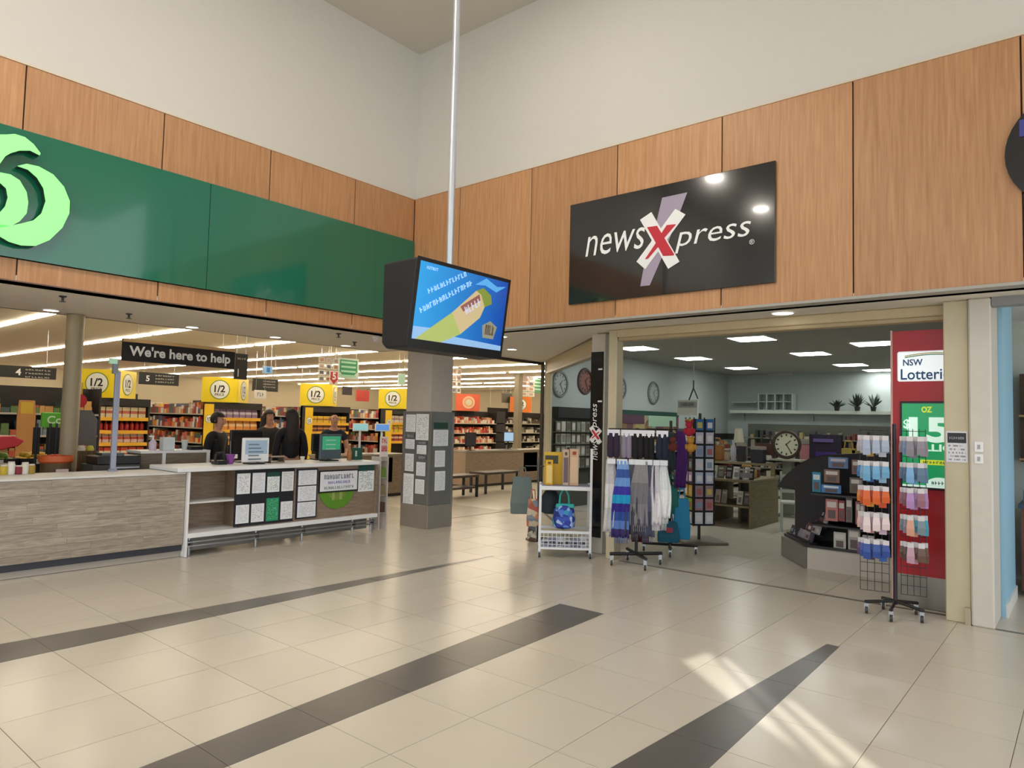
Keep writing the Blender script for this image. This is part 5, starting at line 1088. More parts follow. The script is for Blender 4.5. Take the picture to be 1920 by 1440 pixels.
# greeting card spinner
CSX, CSY, CSR = 9.2, 4.22, rad(-42)
cs = thing('card_spinner', 'tall revolving rack of greeting cards behind the scarf rack', 'rack', (CSX, CSY, 0), CSR); R3c = Matrix.Rotation(CSR, 3, 'Z')
G().tube((0, 0, .03), (0, 0, 1.78), .02).build('pole', BLACK, cs); G().box(-.3, .3, -.3, .3, 0, .035).build('base_board', mat('#6f6858', .5), cs, bevel=.01)
for x in (-.15, 0, .15): G().box(x-.006, x+.006, -.155, -.143, .24, 1.72).build('pocket_frame', SOFTBLACK, cs)
for y in (-.15, 0, .15): G().box(-.155, -.143, y-.006, y+.006, .24, 1.72).build('pocket_frame', SOFTBLACK, cs)
G().box(-.14, .14, -.14, .14, .24, 1.70).build('core', mat('#2a2b34', .6), cs)
front = ['#3f74ae', '#d8d4e6', '#a9b4cc', '#dde0ec', '#c4cdea', '#a8909a', '#b88a92', '#dfe4ec'][::-1]; left = ['#c9b84a', '#7f93b4', '#4a4438', '#6a5a58', '#b59ac8', '#d8b04a', '#9ac43a', '#c4c8d0'][::-1]
for r in range(8):
    z = .27+.182*r
    G().box(-.15, .15, -.17, -.14, z-.012, z).build('pocket', SOFTBLACK, cs); G().box(-.17, -.14, -.15, .15, z-.012, z).build('pocket', SOFTBLACK, cs)
    for f, cols in ((0, front), (1, left)):
        for i, u in enumerate((-.073, .073)):
            p = R3c @ (Vector((u, -.162, 0)) if f == 0 else Vector((-.162, u, 0)))
            nm = ['lowest', 'second', 'third', 'fourth', 'fifth', 'sixth', 'seventh', 'top'][r]
            t = thing('greeting_card', '%s greeting card, %s pocket row, %s of the card spinner' % (colour_word(cols[r]), nm, 'front' if f == 0 else 'left side'), 'card', (CSX+p.x, CSY+p.y, z), CSR + (0 if f == 0 else -pi/2), 'greeting cards on the card spinner')
            G().box(-.055, .055, -.004, .004, 0, .155).build('card', mat(cols[r], .5), t); G().box(-.035, .035, -.006, -.004, .03, .11).build('picture', mat(['#e9e4ee', '#8fa8c8', '#b86a6a', '#d9c46a'][(r+i+f) % 4] if r % 3 else '#f2f2f6', .5), t)

# key-tag spinner in front of the red panel
KX, KY, KR = 6.86, 1.335, rad(-79)
ks = thing('keyring_spinner', 'tall black revolving rack of carded trinkets before the red panel', 'rack', (KX, KY, 0), KR); R3s = Matrix.Rotation(KR, 3, 'Z')
G().tube((0, 0, .1), (0, 0, 1.66), .017).build('pole', mat('#2a2230', .4), ks)
for an in (45, 115, 190, 262, 330): c, s = cos(rad(an)), sin(rad(an)); G().tube((0, 0, .13), (c*.24, s*.24, .1), .014, 8).build('base_arm', BLACK, ks); caster(ks, c*.225, s*.225, .09)
WIRE = mat('#35323a', .4)
for sgn, ua, ub in ((-1, -.27, -.045), (1, .045, .235)):
    for i in range(5): u = ua+(ub-ua)*i/4; G().tube((u, -.02, .2), (u, -.02, 1.62), .003, 5).build('grid_wire', WIRE, ks)
    for z in (.2, .28, .36, .44, .52, .7, .93, 1.165, 1.38, 1.6): G().tube((ua, -.02, z), (ub, -.02, z), .003, 5).build('grid_wire', WIRE, ks)
TIERS = [(1.585, ['#b9b4bf', '#c3c9d8', '#a8b4cc', '#c7a03f', '#bcbcc8', '#9aa6ba'], ['#8f8a94', '#a39aa8', '#9ac4e2', '#8a8690', '#7f9ac0'], 'top'), (1.36, ['#3f7fb8', '#2a5aa8', '#6fa8cf', '#3a6ab0', '#8fb4cf', '#2f4f94'], ['#5f7a94', '#6f8fae', '#8fc8f0', '#7fb0dc', '#5a7290'], 'second'),
    (1.145, ['#e0872f', '#e8a048', '#d9622a', '#f0b84a', '#d2552f', '#e07a3a'], ['#9a6a78', '#c79ad8', '#d8b4e4', '#b48ac0', '#8a5a6a'], 'third'), (.915, ['#e4c0b4', '#d97a52', '#e8d4d4', '#d89aa4', '#c8b0c4', '#e6c4cc'], ['#7a8a94', '#4fb4cc', '#c87ab0', '#d8a08a', '#8f8a9c'], 'fourth'), (.685, ['#6a4a7a', '#4a6fae', '#2f4f9c', '#5a3f72', '#3a60b0', '#8a5a94'], ['#6a5048', '#7a5a4c', '#d8c8d4', '#c49aac', '#5f4a44'], 'lowest')]
for ztop, lc, rc, nm in TIERS:
    for side, cols, ua, ub in (('left', lc, -.275, -.055), ('right', rc, .05, .235)):
        n = 9 if side == 'left' else 7; cols = [cols[(q_*4) % len(cols)] if q_ % 3 else cols[q_ % len(cols)] for q_ in range(n)]
        for i, c in enumerate(cols):
            u = ua+(ub-ua)*(i+.5)/n; p = R3s @ Vector((u, -.045-.036*(i % 3), 0)); h = .14+.015*((i*5) % 4)
            t = thing('trinket_card', '%s carded trinket on the %s tier, %s wing of the black spinner' % (colour_word(c), nm, side), 'trinket', (KX+p.x, KY+p.y, ztop-.03-h), KR + (.08 if i % 2 else -.06), 'trinkets on the %s tier, %s wing' % (nm, side))
            G().box(-.024, .024, -.004, .004, h-.045, h).build('header_card', mat('#d9d4d8', .5), t); G().add([(-.029, -.006, 0), (.029, -.006, 0), (.029, .006, 0), (-.029, .006, 0), (-.03, -.014, h*.35), (.03, -.014, h*.35), (.03, .014, h*.35), (-.03, .014, h*.35), (-.024, -.004, h-.04), (.024, -.004, h-.04), (.024, .004, h-.04), (-.024, .004, h-.04)],
                [(0, 3, 2, 1), (0, 1, 5, 4), (1, 2, 6, 5), (2, 3, 7, 6), (3, 0, 4, 7), (4, 5, 9, 8), (5, 6, 10, 9), (6, 7, 11, 10), (7, 4, 8, 11), (8, 9, 10, 11)]).build('pack', mat(c, .4), t)
            G().tube((0, .0, h-.01), (0, .07, h-.005), .003, 5).build('peg_loop', WIRE, t)

# lottery panel
lp = thing('lottery_wall', 'red lottery display wall with steel kick panel inside the opening', 'panel', (7.35, 1.2, 0))
G().box(7.33, 7.37, .80, 1.437, .29, 2.535).build('red_panel', mat('#b50e1c', .35), lp, True); G().box(7.33, 7.37, .80, 1.437, .005, .29).build('kick_panel', mat('#8f8a82', .3, .7), lp, True)
G().box(7.325, 7.375, 1.437, 1.455, .005, 2.545).build('edge_trim', mat('#d8a9a0', .4), lp, True)
ls = thing('lottery_sign', 'white lit sign reading NSW Lotteries on the red wall', 'sign', (7.32, 1.1, 2.06)); G().box(7.305, 7.329, .82, 1.395, 2.06, 2.34).build('light_box', mat('#eef6fa', .4, emit=.55, var=0), ls, True, bevel=.02)
NAVY = mat('#1f4f86', .5, var=0); text('NSW', ls, NAVY, (7.304, 1.265, 2.235), .16, .06, 'B', bold=.02); text('Lotteries', ls, NAVY, (7.304, 1.145, 2.125), .44, .1, 'B', bold=.012)
for k_, hx in ((0, '#4a8a4a'), (.014, '#c9b23a')):
    pts = [(7.303, 1.33-.5*i/12, 2.285+k_+.03*sin(pi*i/12*.9)-.03*(i/12)**2) for i in range(13)]; G().prism(pts + [(p[0], p[1], p[2]-.008) for p in pts[::-1]], (-.002, 0, 0)).build('swoosh', mat(hx, .5, var=0), ls, True)
lsc = thing('lottery_screen', 'green lit screen showing a 15 million dollar jackpot', 'screen', (7.32, 1.1, 1.08)); G().box(7.30, 7.329, .80, 1.375, 1.075, 1.875).build('frame', BLACK, lsc, True, bevel=.006)
sg = G().box(7.297, 7.30, .82, 1.355, 1.095, 1.855).build('screen', mat('#179a5e', .3, emit=.42, var=0), lsc, True)
LW = mat('#d9f6ea', .4, emit=.5, var=0); LY = mat('#cfdc3a', .4, emit=.45, var=0)
def sub(fn):   # lettering belongs to the screen
    o = fn(); return o
text('$', lsc, LW, (7.296, 1.315, 1.66), None, .1, 'B', bold=.03); text('15', lsc, LW, (7.296, 1.135, 1.615), .33, .23, 'B', bold=.04); text('MILLION', lsc, LW, (7.296, 1.075, 1.455), .45, .065, 'B', bold=.03); text('OZ', lsc, LY, (7.296, 1.155, 1.80), .085, .055, 'B', bold=.04)
G().box(7.294, 7.2965, .84, 1.21, 1.30, 1.345).build('yellow_band', LY, lsc, True); glyphs(G(), (7.2938, 1.06, 1.322), 10, .26, .022, 'B').build('lettering', mat('#6a8a1a', .5, var=0), lsc, True)
pts = [(7.296, 1.06+.11*cos(rad(a)), 1.115+.075*sin(rad(a))) for a in range(0, 181, 15)]; G().prism(pts, (-.002, 0, 0)).build('white_dome', LW, lsc, True); glyphs(G(), (7.2935, 1.06, 1.14), 5, .13, .03, 'B').build('lettering', mat('#2a4a44', .5, var=0), lsc, True); G().box(7.294, 7.2965, .82, 1.355, 1.095, 1.113).build('pale_footer', LW, lsc, True)

# notice and switches on the right posts
a_ = P(1774, 808, 0, 7.028); b_ = P(1815, 868, 0, 7.028)
nt_ = thing('paper_notice', 'white notice with black heading fixed to the right cream post', 'notice', (7.028, (a_.y+b_.y)/2, b_.z)); G().box(7.022, 7.0295, b_.y, a_.y, b_.z, a_.z).build('sheet', print_mat('notice_b', '#e2e2e8', '#8d8f9c', 9, amount=.5, cols='Y'), nt_, True); G().box(7.0205, 7.022, b_.y+.01, a_.y-.01, a_.z-.1, a_.z-.015).build('black_heading', BLACK, nt_, True); glyphs(G(), (7.0205, (a_.y+b_.y)/2, a_.z-.058), 7, .11, .022, 'B').build('lettering', mat('#a8a8b0', .5), nt_, True)
for i, (py0, py1, w_) in enumerate(((828, 848, 'upper'), (851, 870, 'lower'))):
    a_ = P(1827, py0, 0, 6.978); b_ = P(1844, py1, 0, 6.978); t = thing('switch_plate', w_ + ' of two white switch plates on the pale right post', 'switch', (6.978, (a_.y+b_.y)/2, b_.z)); G().box(6.968, 6.9795, b_.y, a_.y, b_.z, a_.z).build('plate', PLASTW, t, True, bevel=.003); G().box(6.964, 6.968, (a_.y+b_.y)/2-.01, (a_.y+b_.y)/2+.01, (a_.z+b_.z)/2-.018, (a_.z+b_.z)/2+.018).build('rocker', mat('#a9a9ac', .4), t, True)

# ------------------------------------------------------------------ inside the newsagency
# magazine stand with curved black back
ms = thing('magazine_stand', 'black magazine stand with curved top and pale kick base', 'stand', (8.8, 2.2, 0))
prism_px([(1456, 913), (1470, 893), (1495, 872), (1520, 858), (1545, 853), (1600, 851), (1690, 850), (1690, 1046), (1512, 1026), (1490, 1010), (1490, 918)], 0, 8.86, .4).build('curved_back', SOFTBLACK, ms, True, bevel=.01)
kick = [(8.42, 1.2), (8.42, 2.54), (9.08, 3.02), (9.25, 2.8), (9.2, 1.2)]
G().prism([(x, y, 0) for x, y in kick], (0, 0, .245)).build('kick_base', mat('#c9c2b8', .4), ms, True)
G().prism([(8.415, 2.545, .005), (9.075, 3.027, .005), (9.06, 3.05, .005), (8.40, 2.565, .005)], (0, 0, .235)).build('kick_side_shade', mat('#7d7a74', .4), ms, True)  # shade on the base's left face, put in as a darker grey panel
G().prism([(x-.02 if x < 8.5 else x, y, .245) for x, y in kick], (0, 0, .03)).build('base_tray', BLACK, ms, True)
for py, dz in ((985, 0), (927, 0)):
    z = P(1560, py, 0, 8.45).z; G().box(8.40, 8.86, 1.2, 2.5, z-.02, z).build('shelf', BLACK, ms, True)
DV, NV = Vector((.81, .59, 0)), Vector((.59, -.81, 0))
for i in range(4):
    z = .275+.085*i; o_ = Vector((8.43, 2.53, z)) + NV*(.02+.075*i); G().prism([o_, o_+DV*.80, o_+DV*.80+NV*.075, o_+NV*.075], (0, 0, .02)).build('side_tier', BLACK, ms, True)
def mag(px0, py0, px1, py1, X, hx, label, band=None, th=.03):
    a = P(px0, py0, 0, X); b = P(px1, py1, 0, X); t = thing('magazine', label, 'magazine', (X, (a.y+b.y)/2, b.z))
    G().box(X, X+th, b.y, a.y, b.z, a.z).build('cover', mat(hx, .4), t, True); h = a.z-b.z; w = a.y-b.y
    G().box(X-.003, X, b.y+w*.12, a.y-w*.12, b.z+h*.62, b.z+h*.88).build('masthead', mat(band or '#d9d4d0', .5), t, True)
    G().box(X-.003, X, b.y+w*.2, a.y-w*.2, b.z+h*.12, b.z+h*.5).build('picture', mat('#6a5a5c', .5), t, True)
mag(1563, 997, 1586, 1031, 8.44, '#c4c2be', 'white magazine, leftmost in the bottom front row'); mag(1590, 990, 1612, 1035, 8.44, '#a9a6a2', 'tall silver magazine in the bottom front row'); mag(1617, 1003, 1640, 1037, 8.44, '#b7b5b6', 'pale grey magazine at right of the bottom front row')
mag(1548, 935, 1571, 978, 8.48, '#c07a76', 'pink magazine in the middle row of the black stand'); mag(1572, 938, 1584, 978, 8.5, '#a03f48', 'red magazine partly behind the pink one'); mag(1586, 932, 1598, 980, 8.48, '#6d6a64', 'narrow black and white magazine in the middle row'); mag(1604, 940, 1622, 985, 8.48, '#a8706e', 'dusty rose magazine right of the middle row')
mag(1523, 885, 1539, 923, 8.5, '#2f8fb4', 'teal magazine at the left of the upper row', '#d8e8f0'); mag(1540, 908, 1577, 926, 8.46, '#4f86c8', 'bright blue wide magazine lowest in the upper row', '#dfeaf6'); mag(1545, 880, 1574, 906, 8.52, '#8a6a58', 'brown illustrated magazine in the upper row'); mag(1553, 857, 1590, 879, 8.56, '#5f7fb0', 'blue and lilac magazine at the top of the stand', '#c9c0d0'); mag(1593, 895, 1618, 926, 8.5, '#6a6454', 'olive magazine right of the upper row'); mag(1597, 862, 1616, 890, 8.54, '#8a5f62', 'wine-coloured magazine at upper right of the stand')
rg = random.Random(5)
for i in range(4):
    for j in range(6):
        hx = rg.choice(['#b9b6bc', '#3a3a44', '#d0cdcb', '#7a4a50', '#26304a', '#9a8f98']); p = Vector((8.43, 2.53, .296+.085*i)) + NV*(.05+.075*i) + DV*(.07+.13*j)
        t = thing('small_booklet', '%s booklet on the %s step at the left of the black stand' % (colour_word(hx), ['lowest', 'second', 'third', 'top'][i]), 'booklet', tuple(p), rad(-144), 'booklets on the stepped side')
        g = G().box(-.055, .055, -.006, .006, 0, .10); g.v = [Matrix.Rotation(-.3, 3, 'X') @ q for q in g.v]; g.build('cover', mat(hx, .45), t); g = G().box(-.035, .035, -.009, -.006, .02, .06); g.v = [Matrix.Rotation(-.3, 3, 'X') @ q for q in g.v]; g.build('picture', mat(rg.choice(['#d9d4d4', '#55404a', '#8a90a8']), .5), t)

# display table with books
TW = wood('table_wood', '#6a6048', '#847858', (1.2, 10, 10), .5)
dt = thing('display_table', 'olive timber display table with open shelves inside the newsagency', 'table', (11.6, 4.5, 0))
G().box(10.93, 12.2, 4.15, 4.98, .72, .76).build('top', TW, dt, True, bevel=.004); G().box(10.95, 12.18, 4.17, 4.96, .32, .35).build('shelf', TW, dt, True)
for x0, x1, y0, y1 in ((10.95, 12.18, 4.15, 4.19), (10.95, 12.18, 4.94, 4.98), (11.5, 12.1, 4.54, 4.58)): G().box(x0, x1, y0, y1, 0, .72).build('side_panel', TW, dt, True)
def stand_book(x, y, z, w, h, hx, label, pic='#77757a', name='book', rz=-pi/2, tilt=-.25):
    t = thing(name, label, 'book', (x, y, z), rz)
    g = G().box(-w/2, w/2, -.012, .012, 0, h); g.v = [Matrix.Rotation(tilt, 3, 'X') @ p for p in g.v]; g.build('cover', mat(hx, .5), t)
    g = G().box(-w*.3, w*.3, -.015, -.012, h*.15, h*.55); g.v = [Matrix.Rotation(tilt, 3, 'X') @ p for p in g.v]; g.build('picture', mat(pic, .5), t)
    g = G().box(-w*.34, w*.34, -.015, -.012, h*.72, h*.86); g.v = [Matrix.Rotation(tilt, 3, 'X') @ p for p in g.v]; g.build('title', mat('#a8a8a4', .5), t)
BK = [(4.42, '#d9dcd2', 'white book, left of two pale books on the display table'), (4.26, '#dfe2da', 'white book, right of two pale books on the display table'), (4.54, '#22221f', 'black book left of the two pale books'), (4.34, '#1b1b1c', 'black book between the two pale books'), (4.19, '#20201e', 'black book at the right corner of the display table'), (4.68, '#5a5a4c', 'olive book toward the left of the display table'), (4.8, '#b9bcae', 'pale book at the left end of the display table')]
for y, hx, lb in BK: stand_book(11.0, y, .765, .11, .2, hx, lb)
for y, hx, lb in ((4.75, '#b09a98', 'pink grey book on the table shelf'), (4.64, '#8a8078', 'brown grey book on the table shelf'), (4.38, '#c9c6bc', 'white book on the table shelf'), (4.27, '#5a585c', 'slate book on the table shelf')): stand_book(11.05, y, .355, .09, .22, hx, lb)
def gift(px, py, X, w, h, d, hx, label, kind='box', cat='ornament', zbase=None):
    """small goods set down on whatever carries them"""
    q = P(px, py, 0, X); z = q.z if zbase is None else zbase; t = thing({'box': 'gift_box', 'vase': 'vase', 'bag': 'handbag', 'frame': 'photo_frame', 'lamp': 'table_lamp', 'hat': 'felt_hat'}[kind], label, cat, (X, q.y, z), -pi/2)
    m_ = mat(hx, .5)
    if kind == 'box': G().box(-w/2, w/2, -d/2, d/2, 0, h*.8).build('base', m_, t, bevel=.004); G().box(-w/2-.006, w/2+.006, -d/2-.006, d/2+.006, h*.8, h).build('lid', mat('#8d8478', .5), t)
    if kind == 'vase': G().lathe([(w*.28, 0), (w*.5, h*.3), (w*.42, h*.6), (w*.18, h*.8), (w*.26, h)], n=14).build('body', m_, t, smooth=True); G().lathe([(w*.28, h*.97), (w*.28, h)], n=14).build('lip', m_, t)
    if kind == 'bag': G().box(-w/2, w/2, -d/2, d/2, 0, h*.7).build('body', m_, t, bevel=.03, seg=3); G().path([(-w*.3, 0, h*.68), (-w*.2, 0, h), (w*.2, 0, h), (w*.3, 0, h*.68)], .014).build('handle', m_, t); G().box(-w*.5, w*.5, -d/2-.008, -d/2, h*.35, h*.7).build('flap', m_, t)
    if kind == 'frame': G().box(-w/2, w/2, -.015, .015, 0, h).build('frame', m_, t, bevel=.004); G().box(-w*.36, w*.36, -.018, -.015, h*.14, h*.86).build('photo', mat('#8a8a84', .4), t)
    if kind == 'lamp': G().lathe([(w*.35, 0), (w*.35, .02), (.02, .04), (.02, h*.6)], n=14).build('stem', m_, t); G().lathe([(w*.5, h*.55), (w*.32, h), (w*.3, h), (w*.48, h*.55)], n=16).build('shade', mat('#b9b49c', .7), t)
    if kind == 'hat': G().lathe([(w*.5, 0), (w*.5, .012), (w*.3, .02), (w*.27, h*.8), (w*.2, h)], n=18).build('felt', m_, t, smooth=True); G().lathe([(w*.305, .02), (w*.305, .05)], n=18).build('band', BLACK, t)
    return t
# second row of tables behind
for i, (x0, x1, y0, y1, h, lb) in enumerate(((12.7, 13.4, 4.4, 5.9, .95, 'plain table of gifts behind the display table'), (13.6, 14.3, 2.2, 4.1, .95, 'long gift table behind the magazine stand'))):
    t = thing('gift_table', lb, 'table', ((x0+x1)/2, (y0+y1)/2, 0)); G().box(x0, x1, y0, y1, h-.04, h).build('top', TW, t, True)
    for x in (x0+.04, x1-.04):
        for y in (y0+.04, y1-.04): G().box(x-.03, x+.03, y-.03, y+.03, 0, h-.04).build('leg', TW, t, True)
    G().box(x0+.05, x1-.05, y0+.05, y1-.05, .3, .33).build('shelf', TW, t, True)
gift(1400, 895, 11.45, .32, .2, .12, '#b58a45', 'mustard handbag lying on the display table', 'bag', 'handbag', .765); gift(1350, 893, 11.5, .14, .12, .1, '#8a3030', 'red box on the display table', 'box', 'box', .765); gift(1345, 870, 12.85, .24, .42, .14, '#8a5a26', 'tan handbag on the gift table', 'bag', 'handbag', .955); gift(1418, 898, 11.7, .1, .16, .08, '#6a3028', 'dark red box at the right of the display table', 'box', 'box', .765)
gift(1375, 880, 12.9, .12, .4, .1, '#a9a8b0', 'grey vase on the gift table', 'vase', 'vase', .955); gift(1390, 880, 12.95, .14, .36, .1, '#26242a', 'black box tower on the gift table', 'box', 'box', .955); gift(1362, 880, 13.1, .1, .2, .1, '#c9b49a', 'beige box on the gift table', 'box', 'box', .955); gift(1385, 850, 13.2, .2, .62, .1, '#7f7d72', 'tall table lamp with pale shade on the gift table', 'lamp', 'lamp', .955)
# white chairs
def chair(x, y, rz, label):
    t = thing('white_chair', label, 'chair', (x, y, 0), rz); m_ = mat('#c4c9c0', .45)
    G().box(-.19, .19, -.19, .19, .43, .46).build('seat', m_, t, bevel=.006)
    for sx in (-1, 1):
        G().box(sx*.17-.014, sx*.17+.014, -.18, -.152, 0, .43).build('leg', m_, t); G().box(sx*.17-.014, sx*.17+.014, .152, .18, 0, .86).build('leg', m_, t)
    for z in (.6, .72, .84): G().box(-.16, .16, .158, .174, z-.025, z+.025).build('back_slat', m_, t)
chair(11.3, 3.62, -1.2, 'white slatted chair nearest the display table'); chair(11.6, 3.1, -1.4, 'white slatted chair beside the black magazine stand')
# clock on a pedestal table
q = P(1475, 833, 0, 13.0); px_m = 1308/((q-Vector((0, 0, EYE))).dot(fw)); rr = 22/px_m
pt_ = thing('pedestal', 'slim pedestal shelf carrying the large round clock', 'pedestal', (13.1, q.y, 0)); zc0 = P(1475, 861, 0, 13.0).z
G().box(12.9, 13.3, q.y-.28, q.y+.28, zc0-.03, zc0).build('top', mat('#a9a898', .5), pt_, True); G().box(13.0, 13.2, q.y-.08, q.y+.08, .03, zc0-.03).build('column', mat('#75776a', .5), pt_, True); G().box(12.92, 13.28, q.y-.2, q.y+.2, 0, .03).build('foot', mat('#75776a', .5), pt_, True)
def wall_clock(c, r, label, rimhex, facehex, face, tick='#3a3a38'):
    """face 'A' hangs on a wall and looks to -Y; 'B' looks to -X"""
    t = thing('clock', label, 'clock', c); ax = 'Y' if face == 'A' else 'X'
    G().lathe([(r*.98, 0), (r, -.015), (r*.94, -.035), (r*.8, -.035), (r*.78, -.015), (r*.78, 0)], n=32, axis=ax).build('rim', mat(rimhex, .5), t, smooth=True)
    G().lathe([(r*.79, -.012), (r*.79, -.006)], n=32, axis=ax).build('dial', mat(facehex, .5), t)
    def onface(g): 
        if face == 'B': g.v = [Matrix.Rotation(-pi/2, 3, 'Z') @ p for p in g.v]
        return g
    for i in range(12):
        a = i*pi/6; g = G().box(-.012*r/.25, .012*r/.25, -.018, -.012, r*.58, r*.72); g.v = [Matrix.Rotation(a, 3, 'Y') @ p for p in g.v]; onface(g).build('hour_mark', mat(tick, .5), t)
    for a, ln in ((.8, .4), (2.6, .6)):
        g = G().box(-.008, .008, -.022, -.018, -.02, r*ln); g.v = [Matrix.Rotation(a, 3, 'Y') @ p for p in g.v]; onface(g).build('hand', mat(tick, .5), t)
    return t
ck = wall_clock((13.0, q.y, zc0+rr*1.24+.001), rr*1.24, 'large round cream-faced clock standing on the pedestal', '#3a2a20', '#cdd0b4', 'B')
for px, py, r, lb, rh, fh in ((1050, 720, .26, 'grey round clock at the left end of the shop wall', '#7d8583', '#aab2b0'), (1097, 715, .27, 'dark brown slotted clock on the shop wall', '#4a3a36', '#7a4a3a'), (1225, 737, .27, 'grey round clock right of the cream post on the shop wall', '#6a716f', '#9aa3a0'), (1162, 728, .27, 'grey clock half hidden behind the cream post', '#747b79', '#a4acaa')):
    a = P(px, py, 1, 7.79); wall_clock((a.x, 7.797, a.z), r, lb, rh, fh, 'A', '#7f8684' if 'grey' in lb else '#3a2a26')
# left wall: frames, dark band, poster, green band
wd_ = thing('frame_display', 'wall display of small picture frames under a black header', 'display', (11.2, 7.7, 0))
G().box(10.5, 12.0, 7.6, 7.79, 1.70, 1.9).build('header', mat('#1c1d1c', .5), wd_, True); G().box(10.5, 12.0, 7.72, 7.79, 0, 1.7).build('back_panel', mat('#4a4c44', .6), wd_, True)
for z in (.75, .98, 1.21, 1.44): G().box(10.5, 12.0, 7.6, 7.72, z-.015, z).build('shelf', mat('#5a5a50', .5), wd_, True)
for j, z in enumerate((.75, .98, 1.21, 1.44)):
    for i in range(9):
        x = 10.58+.165*i; hx, wd2 = rg.choice([('#a9ab9c', 'sage'), ('#c4c2b4', 'cream'), ('#7d7a6c', 'olive'), ('#8f8a80', 'taupe')]); t = thing('photo_frame', '%s photo frame on the %s shelf of the black-headed wall display' % (wd2, ['lowest', 'second', 'third', 'top'][j]), 'frame', (x, 7.66, z+.001), 0, 'frames on the wall display')
        G().box(-.065, .065, -.01, .01, 0, .19).build('frame', mat(hx, .5), t); G().box(-.045, .045, -.013, -.01, .03, .16).build('photo', mat(rg.choice(['#5a5a50', '#8a8f88', '#c9c4bc', '#4a4038']), .5), t)
a, b, c, d = RY(1165, 768, 1272, 812, 7.78)
bn = thing('wall_banner', 'wide landscape poster with dark green top edge on the shop wall', 'banner', ((a+b)/2, 7.79, c)); G().box(a, b, 7.78, 7.798, c, d).build('sheet', patt('landscape', ['#6a4a52', '#8a6a48', '#b0a070', '#8fa890', '#a88a58', '#5a4048'], 3), bn, True); G().box(a, b, 7.77, 7.78, d-.1, d).build('green_edge', mat('#1f4a40', .5), bn, True); G().box(a+1.2, b-.15, 7.772, 7.78, c+.15, d-.1).build('sky_patch', mat('#a9cbb0', .5), bn, True); G().box(a, a+1.0, 7.772, 7.78, c+.2, d-.1).build('purple_patch', mat('#5a3a4c', .5), bn, True)
wall_shelf(12.6, 18.6, 7.3, 1.42, 'the gift shelves along the left shop wall', ['#7a4a3a', '#a9a48c', '#8a3a34', '#5a5a4c', '#b98a4a', '#3a3a38', '#6a7a78'], 41, 4)
# back wall: ledge, shelving, cube unit, plants
lg_ = thing('wall_ledge', 'long white ledge high on the back wall of the newsagency', 'ledge', (18.6, 4.4, 1.98)); G().box(18.45, 18.8, .95, 7.6, 1.98, 2.06).build('shelf_board', mat('#c9cfc4', .5), lg_, True)
for y in (1.5, 3.5, 5.5, 7.3): G().box(18.7, 18.8, y, y+.03, 1.8, 1.98).build('bracket', mat('#a9afa4', .5), lg_, True)
cu = thing('cube_shelf', 'white open cube shelf standing on the high ledge', 'shelf', (18.6, 6.6, 2.06)); m_ = mat('#b9c4bc', .5)
y0_, y1_ = P(1485, 760, 0, 18.5).y, P(1385, 760, 0, 18.5).y
for i in range(5): y = y0_+(y1_-y0_)*i/4*.62; G().box(18.5, 18.78, y-.015, y+.015, 2.061, 2.5).build('divider', m_, cu, True)
for z in (2.061, 2.28, 2.485): G().box(18.5, 18.78, y0_, y0_+(y1_-y0_)*.62, z, z+.02).build('shelf', m_, cu, True)
pl2 = thing('floating_shelf', 'thin floating shelf left of the white cube shelf', 'shelf', (18.65, 7.2, 2.26)); G().box(18.5, 18.79, y0_+(y1_-y0_)*.66, y1_+.2, 2.26, 2.285).build('board', m_, pl2, True)
for y in (y1_, y0_+(y1_-y0_)*.7): G().box(18.74, 18.79, y, y+.02, 2.2, 2.26).build('bracket', m_, pl2, True)
def plant(x, y, z, r, h, label, n=26):
    t = thing('artificial_plant', label, 'plant', (x, y, z)); G().lathe([(.05, 0), (.07, .1), (.065, .1)], n=12).build('pot', mat('#2a2c2a', .5), t); rg2 = random.Random(int(x*10+y*10)); g = G()
    for i in range(n):
        a = rg2.uniform(0, 2*pi); e = rg2.uniform(.2, 1.3); p = Vector((cos(a)*cos(e)*r, sin(a)*cos(e)*r, .1+sin(e)*h)); s_ = Vector((-sin(a), cos(a), 0))*.03; m0 = p*.55+Vector((0, 0, .05)); g.quad(Vector((0, 0, .08)), m0+s_, p, m0-s_)
    o = g.build('foliage', mat('#2c3a30', .7), t); o.modifiers.new('thick', 'SOLIDIFY').thickness = .003
for px, lb, r in ((1572, 'low dark plant at left on the high ledge', .24), (1610, 'taller dark plant in the middle of the high ledge', .24), (1640, 'dark plant at right on the high ledge', .24)): plant(18.47, P(px, 765, 0, 18.6).y, 2.061, r, .2 if 'low' in lb else .36, lb)
def wall_shelf_x(y0, y1, x, zt, label, cols, seed, n=5):
    t = thing('wall_shelf', label, 'shelving', (x-.2, (y0+y1)/2, 0)); G().box(x-.05, x, y0, y1, 0, zt).build('back_panel', mat('#6a6c60', .6), t, True); g = G(); r_ = random.Random(seed)
    for i in range(n):
        z = .3+(zt-.4)*i/n; G().box(x-.4, x-.05, y0, y1, z-.025, z).build('shelf', mat('#7d7d70', .5), t, True); y = y0+.03
        while y < y1-.2: w = r_.uniform(.06, .17); g.box(x-.36, x-.12-.1*r_.random(), y, y+w*r_.uniform(.5, .9), z, z+r_.uniform(.06, (zt-.4)/n-.05)); y += w
    o = g.build('shelf_goods', island_mat('goodsx%d' % seed, cols), None, True, loc=(x-.2, (y0+y1)/2, .3)); tag(o, 'mixed goods filling ' + label, 'goods', kind='stuff')
GC = ['#6a5a48', '#8f8a78', '#4a3a34', '#a99a6a', '#7a3a34', '#55585a', '#b8ae98', '#3a3f3a']
wall_shelf_x(.95, 7.2, 18.78, 1.7, 'the gift shelves under the high back ledge', GC, 51)
